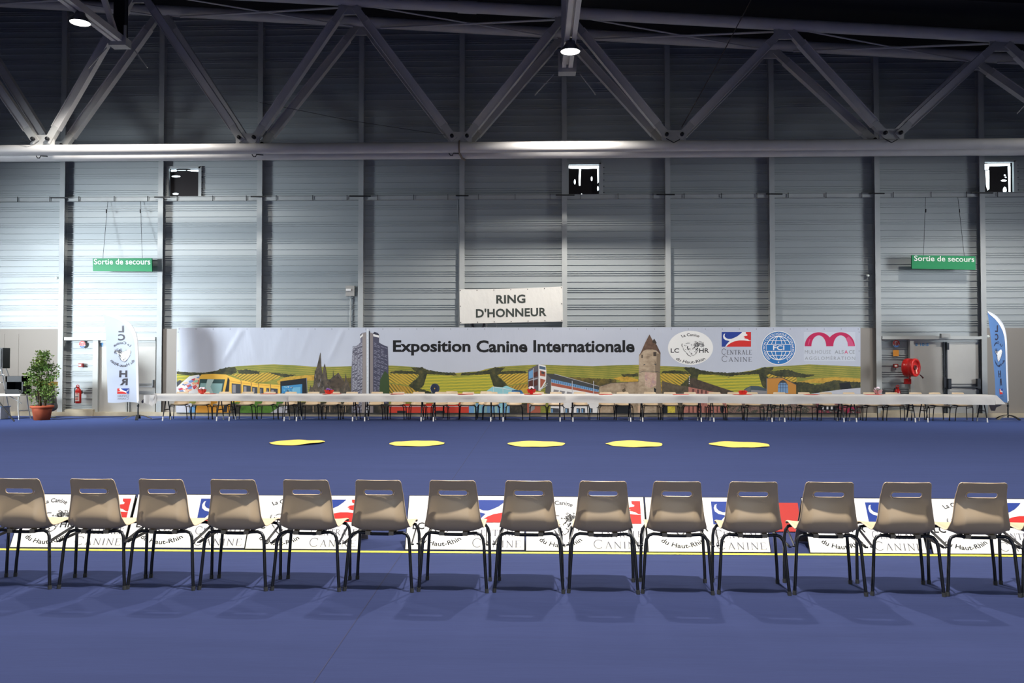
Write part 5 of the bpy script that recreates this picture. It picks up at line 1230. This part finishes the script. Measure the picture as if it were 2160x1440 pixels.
m._add([M @ Vector(v) for v in vs], [(0, 1, 2, 3), (0, 1, 5, 4), (1, 2, 6, 5), (2, 3, 7, 6), (3, 0, 4, 7)]); m.build('body', mat('milky_plastic', (206, 208, 214), .4, transl=.4), t)
m = MB(); m.box(((a + b) / 2, 23.2, zz + .012), (b - a + .03, .43, .025)); m.build('lid', CRATE, t)
# bag stand behind the shrub
a = at(90, 0, 23.6).x; b = at(123.5, 0, 23.6).x; z1 = at(100, 806.5, 23.6).z; z0 = at(100, 813.5, 23.6).z
t = thing('waste_bag_stand', 'clear rubbish bag hanging from a yellow lidded holder by the post', 'bin', ((a + b) / 2, 23.6, 0))
m = MB(); m.box(((a + b) / 2, 23.6, (z0 + z1) / 2), (b - a, .42, z1 - z0)); m.box(((a + b) / 2, 23.6, z1 + .008), (b - a + .02, .44, .016)); m.build('lid', mat('yellow_lid', (236, 190, 74), .5), t)
BAG = mat('clear_bag', (150, 146, 144), .25, transl=.45, noise=(7, .35)); r = random.Random(4)
def bag(u, v):
    A = 2 * PI * u; z = z0 - (z0 - .16) * v; q = (.9 + .35 * math.sin(PI * min(1, v * .9)) * (v ** .6)) * (1 if v < .8 else math.sqrt(max(0, 1 - ((v - .8) / .2) ** 2)) * .9 + .1)
    k = 1 + .06 * math.sin(5 * A + 7 * v) + .05 * math.sin(9 * A - 11 * v)
    return Vector(((a + b) / 2 + .06 * v + (b - a) / 2 * q * k * math.cos(A), 23.6 + .18 * q * k * math.sin(A), z))
m = MB(); m.grid(bag, 26, 18); m.build('bag', BAG, t)
m = MB(); m.ball(((a + b) / 2 + .10, 23.52, .33), .13, 12, (1, .8, .8)); m.ball(((a + b) / 2 + .02, 23.5, .46), .10, 12); m.build('rubbish', mat('rubbish_dark', (52, 56, 54), .7), t)
m = MB(); m.lathe([(.0, .01), (.20, .01), (.2, .03), (.02, .05)], 16, Matrix.Translation(((a + b) / 2, 23.74, 0))); m.tube([((a + b) / 2, 23.80, .04), ((a + b) / 2, 23.80, z1)], .018, 8); m.build('stand', mat('pale_bin_stand', (198, 204, 204), .4), t)

# ================================================================== FIRE EQUIPMENT AND WALL SIGNS
REDM = mat('fire_red', (206, 34, 30), .32, coat=.3); LABELM = mat('paper_label', (232, 214, 206), .6)
def extinguisher(px, ptop, pbot, label, Y):
    A = at(px, ptop, Y); Bt = at(px, pbot, Y); h = A.z - Bt.z; R = .085; t = thing('fire_extinguisher', label, 'fire extinguisher', (A.x, Y, Bt.z), 'red fire extinguishers on the wall'); M = Matrix.Translation((A.x, Y, Bt.z))
    m = MB(); m.lathe([(0, 0), (R * .8, .0), (R, .02), (R, h * .64), (R * .8, h * .75), (R * .4, h * .82), (R * .3, h * .86), (0, h * .86)], 20, M); m.build('cylinder', REDM, t)
    m = MB(); m.tube([(A.x - R * .7, Y - .02, Bt.z + h * .84), (A.x - R * .5, Y - .03, Bt.z + h * .97), (A.x, Y - .03, A.z), (A.x + R * .5, Y - .03, Bt.z + h * .94)], .012, 8); m.box((A.x, Y - .02, Bt.z + h * .87), (.06, .05, .05)); m.build('valve_handle', REDM, t)
    m = MB(); m.tube([(A.x - .02, Y - .04, Bt.z + h * .86), (A.x - R * 1.1, Y - .02, Bt.z + h * .84), (A.x - R * 1.35, Y, Bt.z + h * .6), (A.x - R * 1.3, Y, Bt.z + h * .3), (A.x - R * 1.35, Y, Bt.z + h * .02)], .013, 8); m.build('hose', BLK, t)
    pr = Print(lambda u, v, k: (A.x + (R + .001 + .001 * k) * math.sin(u), Y - (R + .001 + .001 * k) * math.cos(u), v))
    n = 8; pr._put([(-.9 + 1.7 * q / n, Bt.z + z) for z in (h * .12, h * .58) for q in range(n + 1)], [(q, q + 1, n + 1 + q + 1, n + 1 + q) for q in range(n)], LABELM, 0)
    for z in (.2, .28, .36, .5): pr._put([(-.7 + 1.2 * q / n, Bt.z + h * (z + d)) for d in (0, .035) for q in range(n + 1)], [(q, q + 1, n + 1 + q + 1, n + 1 + q) for q in range(n)], REDM if z != .36 else INKG, 1)
    pr.build('paper_label', t)
    m = MB(); m.box((A.x, Y + .10, Bt.z + h * .6), (.08, .12, .1)); m.build('wall_bracket', DARKM, t)
extinguisher(165.5, 811.5, 850.5, 'red fire extinguisher hung on the ribbed wall left of the pale flag', 24.56)
extinguisher(1893, 812, 852, 'red fire extinguisher behind the table below the red hose reel', 24.56)
# hose reel swung out from the wall
ax = Vector((.62, -.78, .0)).normalized(); c0 = at(1922, 775, 24.22); R = .265; rotM = Matrix.Rotation(math.atan2(ax.x, -ax.y), 4, 'Z') @ Matrix.Rotation(PI / 2, 4, 'X'); M = Matrix.Translation(c0) @ rotM
t = thing('hose_reel', 'big red fire hose reel swung out from the wall beside the right doors', 'hose reel', (c0.x, 24.6, c0.z))
m = MB(); m.lathe([(0, -.16), (R * .96, -.16), (R, -.14), (R, -.05), (R * .985, -.045), (R * .985, .05), (R, .055), (R, .13), (R * .96, .15), (R * .78, .145), (R * .74, .11), (R * .3, .10), (R * .26, .10)], 32, M); m.build('drum', REDM, t)
m = MB(); m.lathe([(R * .27, .10), (R * .27, .13), (R * .2, .14), (R * .18, .09), (0, .09)], 16, M); m.build('hub', mat('dark_red', (92, 14, 16), .5), t)
m = MB(); q = [M @ Vector((-.02, -.05, .15)), M @ Vector((.03, -.17, .152))]; m.bar(q[0], q[1], .045, .008, up=ax); m.build('plate_label', mat('pale_orange_label', (250, 206, 170), .5), t)
w0 = at(1913, 804, 24.62); m = MB(); m.box((w0.x, 24.58, w0.z), (.17, .1, .15)); m.bar((w0.x + .03, 24.55, w0.z + .02), (c0.x - .02, c0.y + .05, c0.z - R - .04), .05, .05); m.tube([Vector((c0.x - .02, c0.y + .05, c0.z - R - .06)), c0 - ax * .02], .025, 8); m.build('swing_arm', REDM, t)
m = MB(); n0 = at(1943, 794, 24.0); m.tube([c0 + ax * .12 + Vector((.12, 0, -.20)), c0 + ax * .13 + Vector((.17, 0, -.25)), c0 + ax * .13 + Vector((.21, 0, -.30))], [.014, .018, .026], 8); m.build('nozzle', mat('nozzle_dark', (70, 30, 34), .5), t)
ORL = mat('orange_label', (236, 158, 60), .6)
for i, (px, py, lab) in enumerate(((174, 726, 'round red white blue fire notice left of the pale flag'), (1890, 724.5, 'round red white blue fire notice left of the right doors'))):
    c0 = at(px, py, 24.74); t = thing('fire_notice', lab, 'sign', c0, 'round fire notices'); R = .105
    m = MB(); m.lathe([(0, 0), (R, 0), (R, .012), (0, .012)], 28, Matrix.Translation(c0) @ Matrix.Rotation(PI / 2, 4, 'X'), smooth=False); m.build('disc', SIGNW, t)
    pr = Print(lambda u, v, k: (c0.x + u, c0.y - .013 - .002 * k, c0.z - v)); pr.ring(0, 0, R * .97, R * .97, R * .3, REDM, 1, -20, 200); pr.ring(0, 0, R * .97, R * .97, R * .36, mat('notice_blue', (70, 120, 190), .5), 1, 215, 325, 16); pr.rect(-R * .55, -R * .35, -R * .2, R * .45, REDM, 1); pr.rect(-R * .08, -R * .5, R * .14, R * .55, REDM, 1); pr.rect(R * .26, -R * .4, R * .56, R * .4, REDM, 1); pr.build('notice_print', t)
c0 = at(1890, 744.5, 24.74); m = MB(); m.box((c0.x, 24.745, c0.z), (.165, .012, .185)); tag(m.build('orange_notice', ORL), 'square orange notice below the round notice on the right', 'sign')
for px, py, lab in ((171.5, 770, 'small red alarm call point above the left extinguisher'), (1889, 771.3, 'small red alarm call point left of the red hose reel')):
    c0 = at(px, py, 24.74); t = thing('call_point', lab, 'alarm', c0, 'red alarm call points'); m = MB(); m.box((c0.x, 24.73, c0.z), (.12, .09, .11)); m.build('housing', mat('dull_red', (150, 40, 36), .45), t)
    m = MB(); m.box((c0.x - .012, 24.683, c0.z + .004), (.075, .006, .05)); m.build('pane', SIGNW, t)
# electric box and its conduit
c0 = at(739, 613.5, 24.72); t = thing('electric_box', 'grey electric box on the wall left of the middle with a pipe below', 'electric box', c0)
m = MB(); m.box((c0.x, 24.72, c0.z), (.26, .1, .31)); m.build('housing', mat('box_grey', (168, 166, 162), .5), t); m = MB(); m.box((c0.x - .04, 24.655, c0.z + .03), (.15, .04, .06)); m.build('switch', WHT, t)
m = MB(); b = at(739, 690, 24.72); m.tube([(c0.x, 24.74, c0.z - .15), (c0.x, 24.74, b.z)], .02, 8); m.build('conduit', STEEL, t)
a = at(965, 421, 24.7); b = at(967.5, 690, 24.7); m = MB(); m.tube([(a.x, 24.72, a.z), (b.x, 24.72, a.z - .9), (b.x, 24.72, b.z)], .02, 8); tag(m.build('conduit_pipe', STEEL), 'thin grey pipe running down beside the middle wall post', 'pipe')
for px, py, lab in ((1830.5, 581, 'small pale sensor beside a post under the right end of the rail'), (119.5, 586, 'small white ring fitting beside the leftmost post'), (2075 + 8.5, 709.5, 'small round pale lamp beside the narrow blue flag')):
    c0 = at(px, py, 24.72); m = MB(); m.ball((c0.x, 24.73, c0.z), .05 if px < 2000 else .06, 12, (1.1, .9, .8)); m.box((c0.x, 24.765, c0.z), (.06, .04, .05)); tag(m.build('wall_fitting', SIGNW), lab, 'fitting')
# cable loops below the small banner
m = MB(); r = random.Random(2)
for px, py, rr in ((1005, 684, .20), (1012, 685, .22), (1037, 686, .16)):
    c0 = at(px, py, 24.68); m.tube([(c0.x + rr * math.cos(k * PI / 10), 24.67 + .012 * math.sin(k), c0.z + rr * .8 * math.sin(k * PI / 10)) for k in range(20)], .009, 6, closed=True)
tag(m.build('cable_coil', mat('pale_cable', (196, 190, 190), .5)), 'pale coiled cable hanging just below the small white banner', 'cable')
m = MB(); c0 = at(1009, 684, 24.66)
for q in range(3): m.tube([(c0.x + (.15 + .02 * q) * math.cos(k * PI / 10), 24.64 + .012 * math.sin(k + q), c0.z + .13 * math.sin(k * PI / 10)) for k in range(20)], .014, 6, closed=True)
tag(m.build('cable_coil', mat('black_cable', (34, 32, 44), .5)), 'black coiled cable hanging just below the small white banner', 'cable')
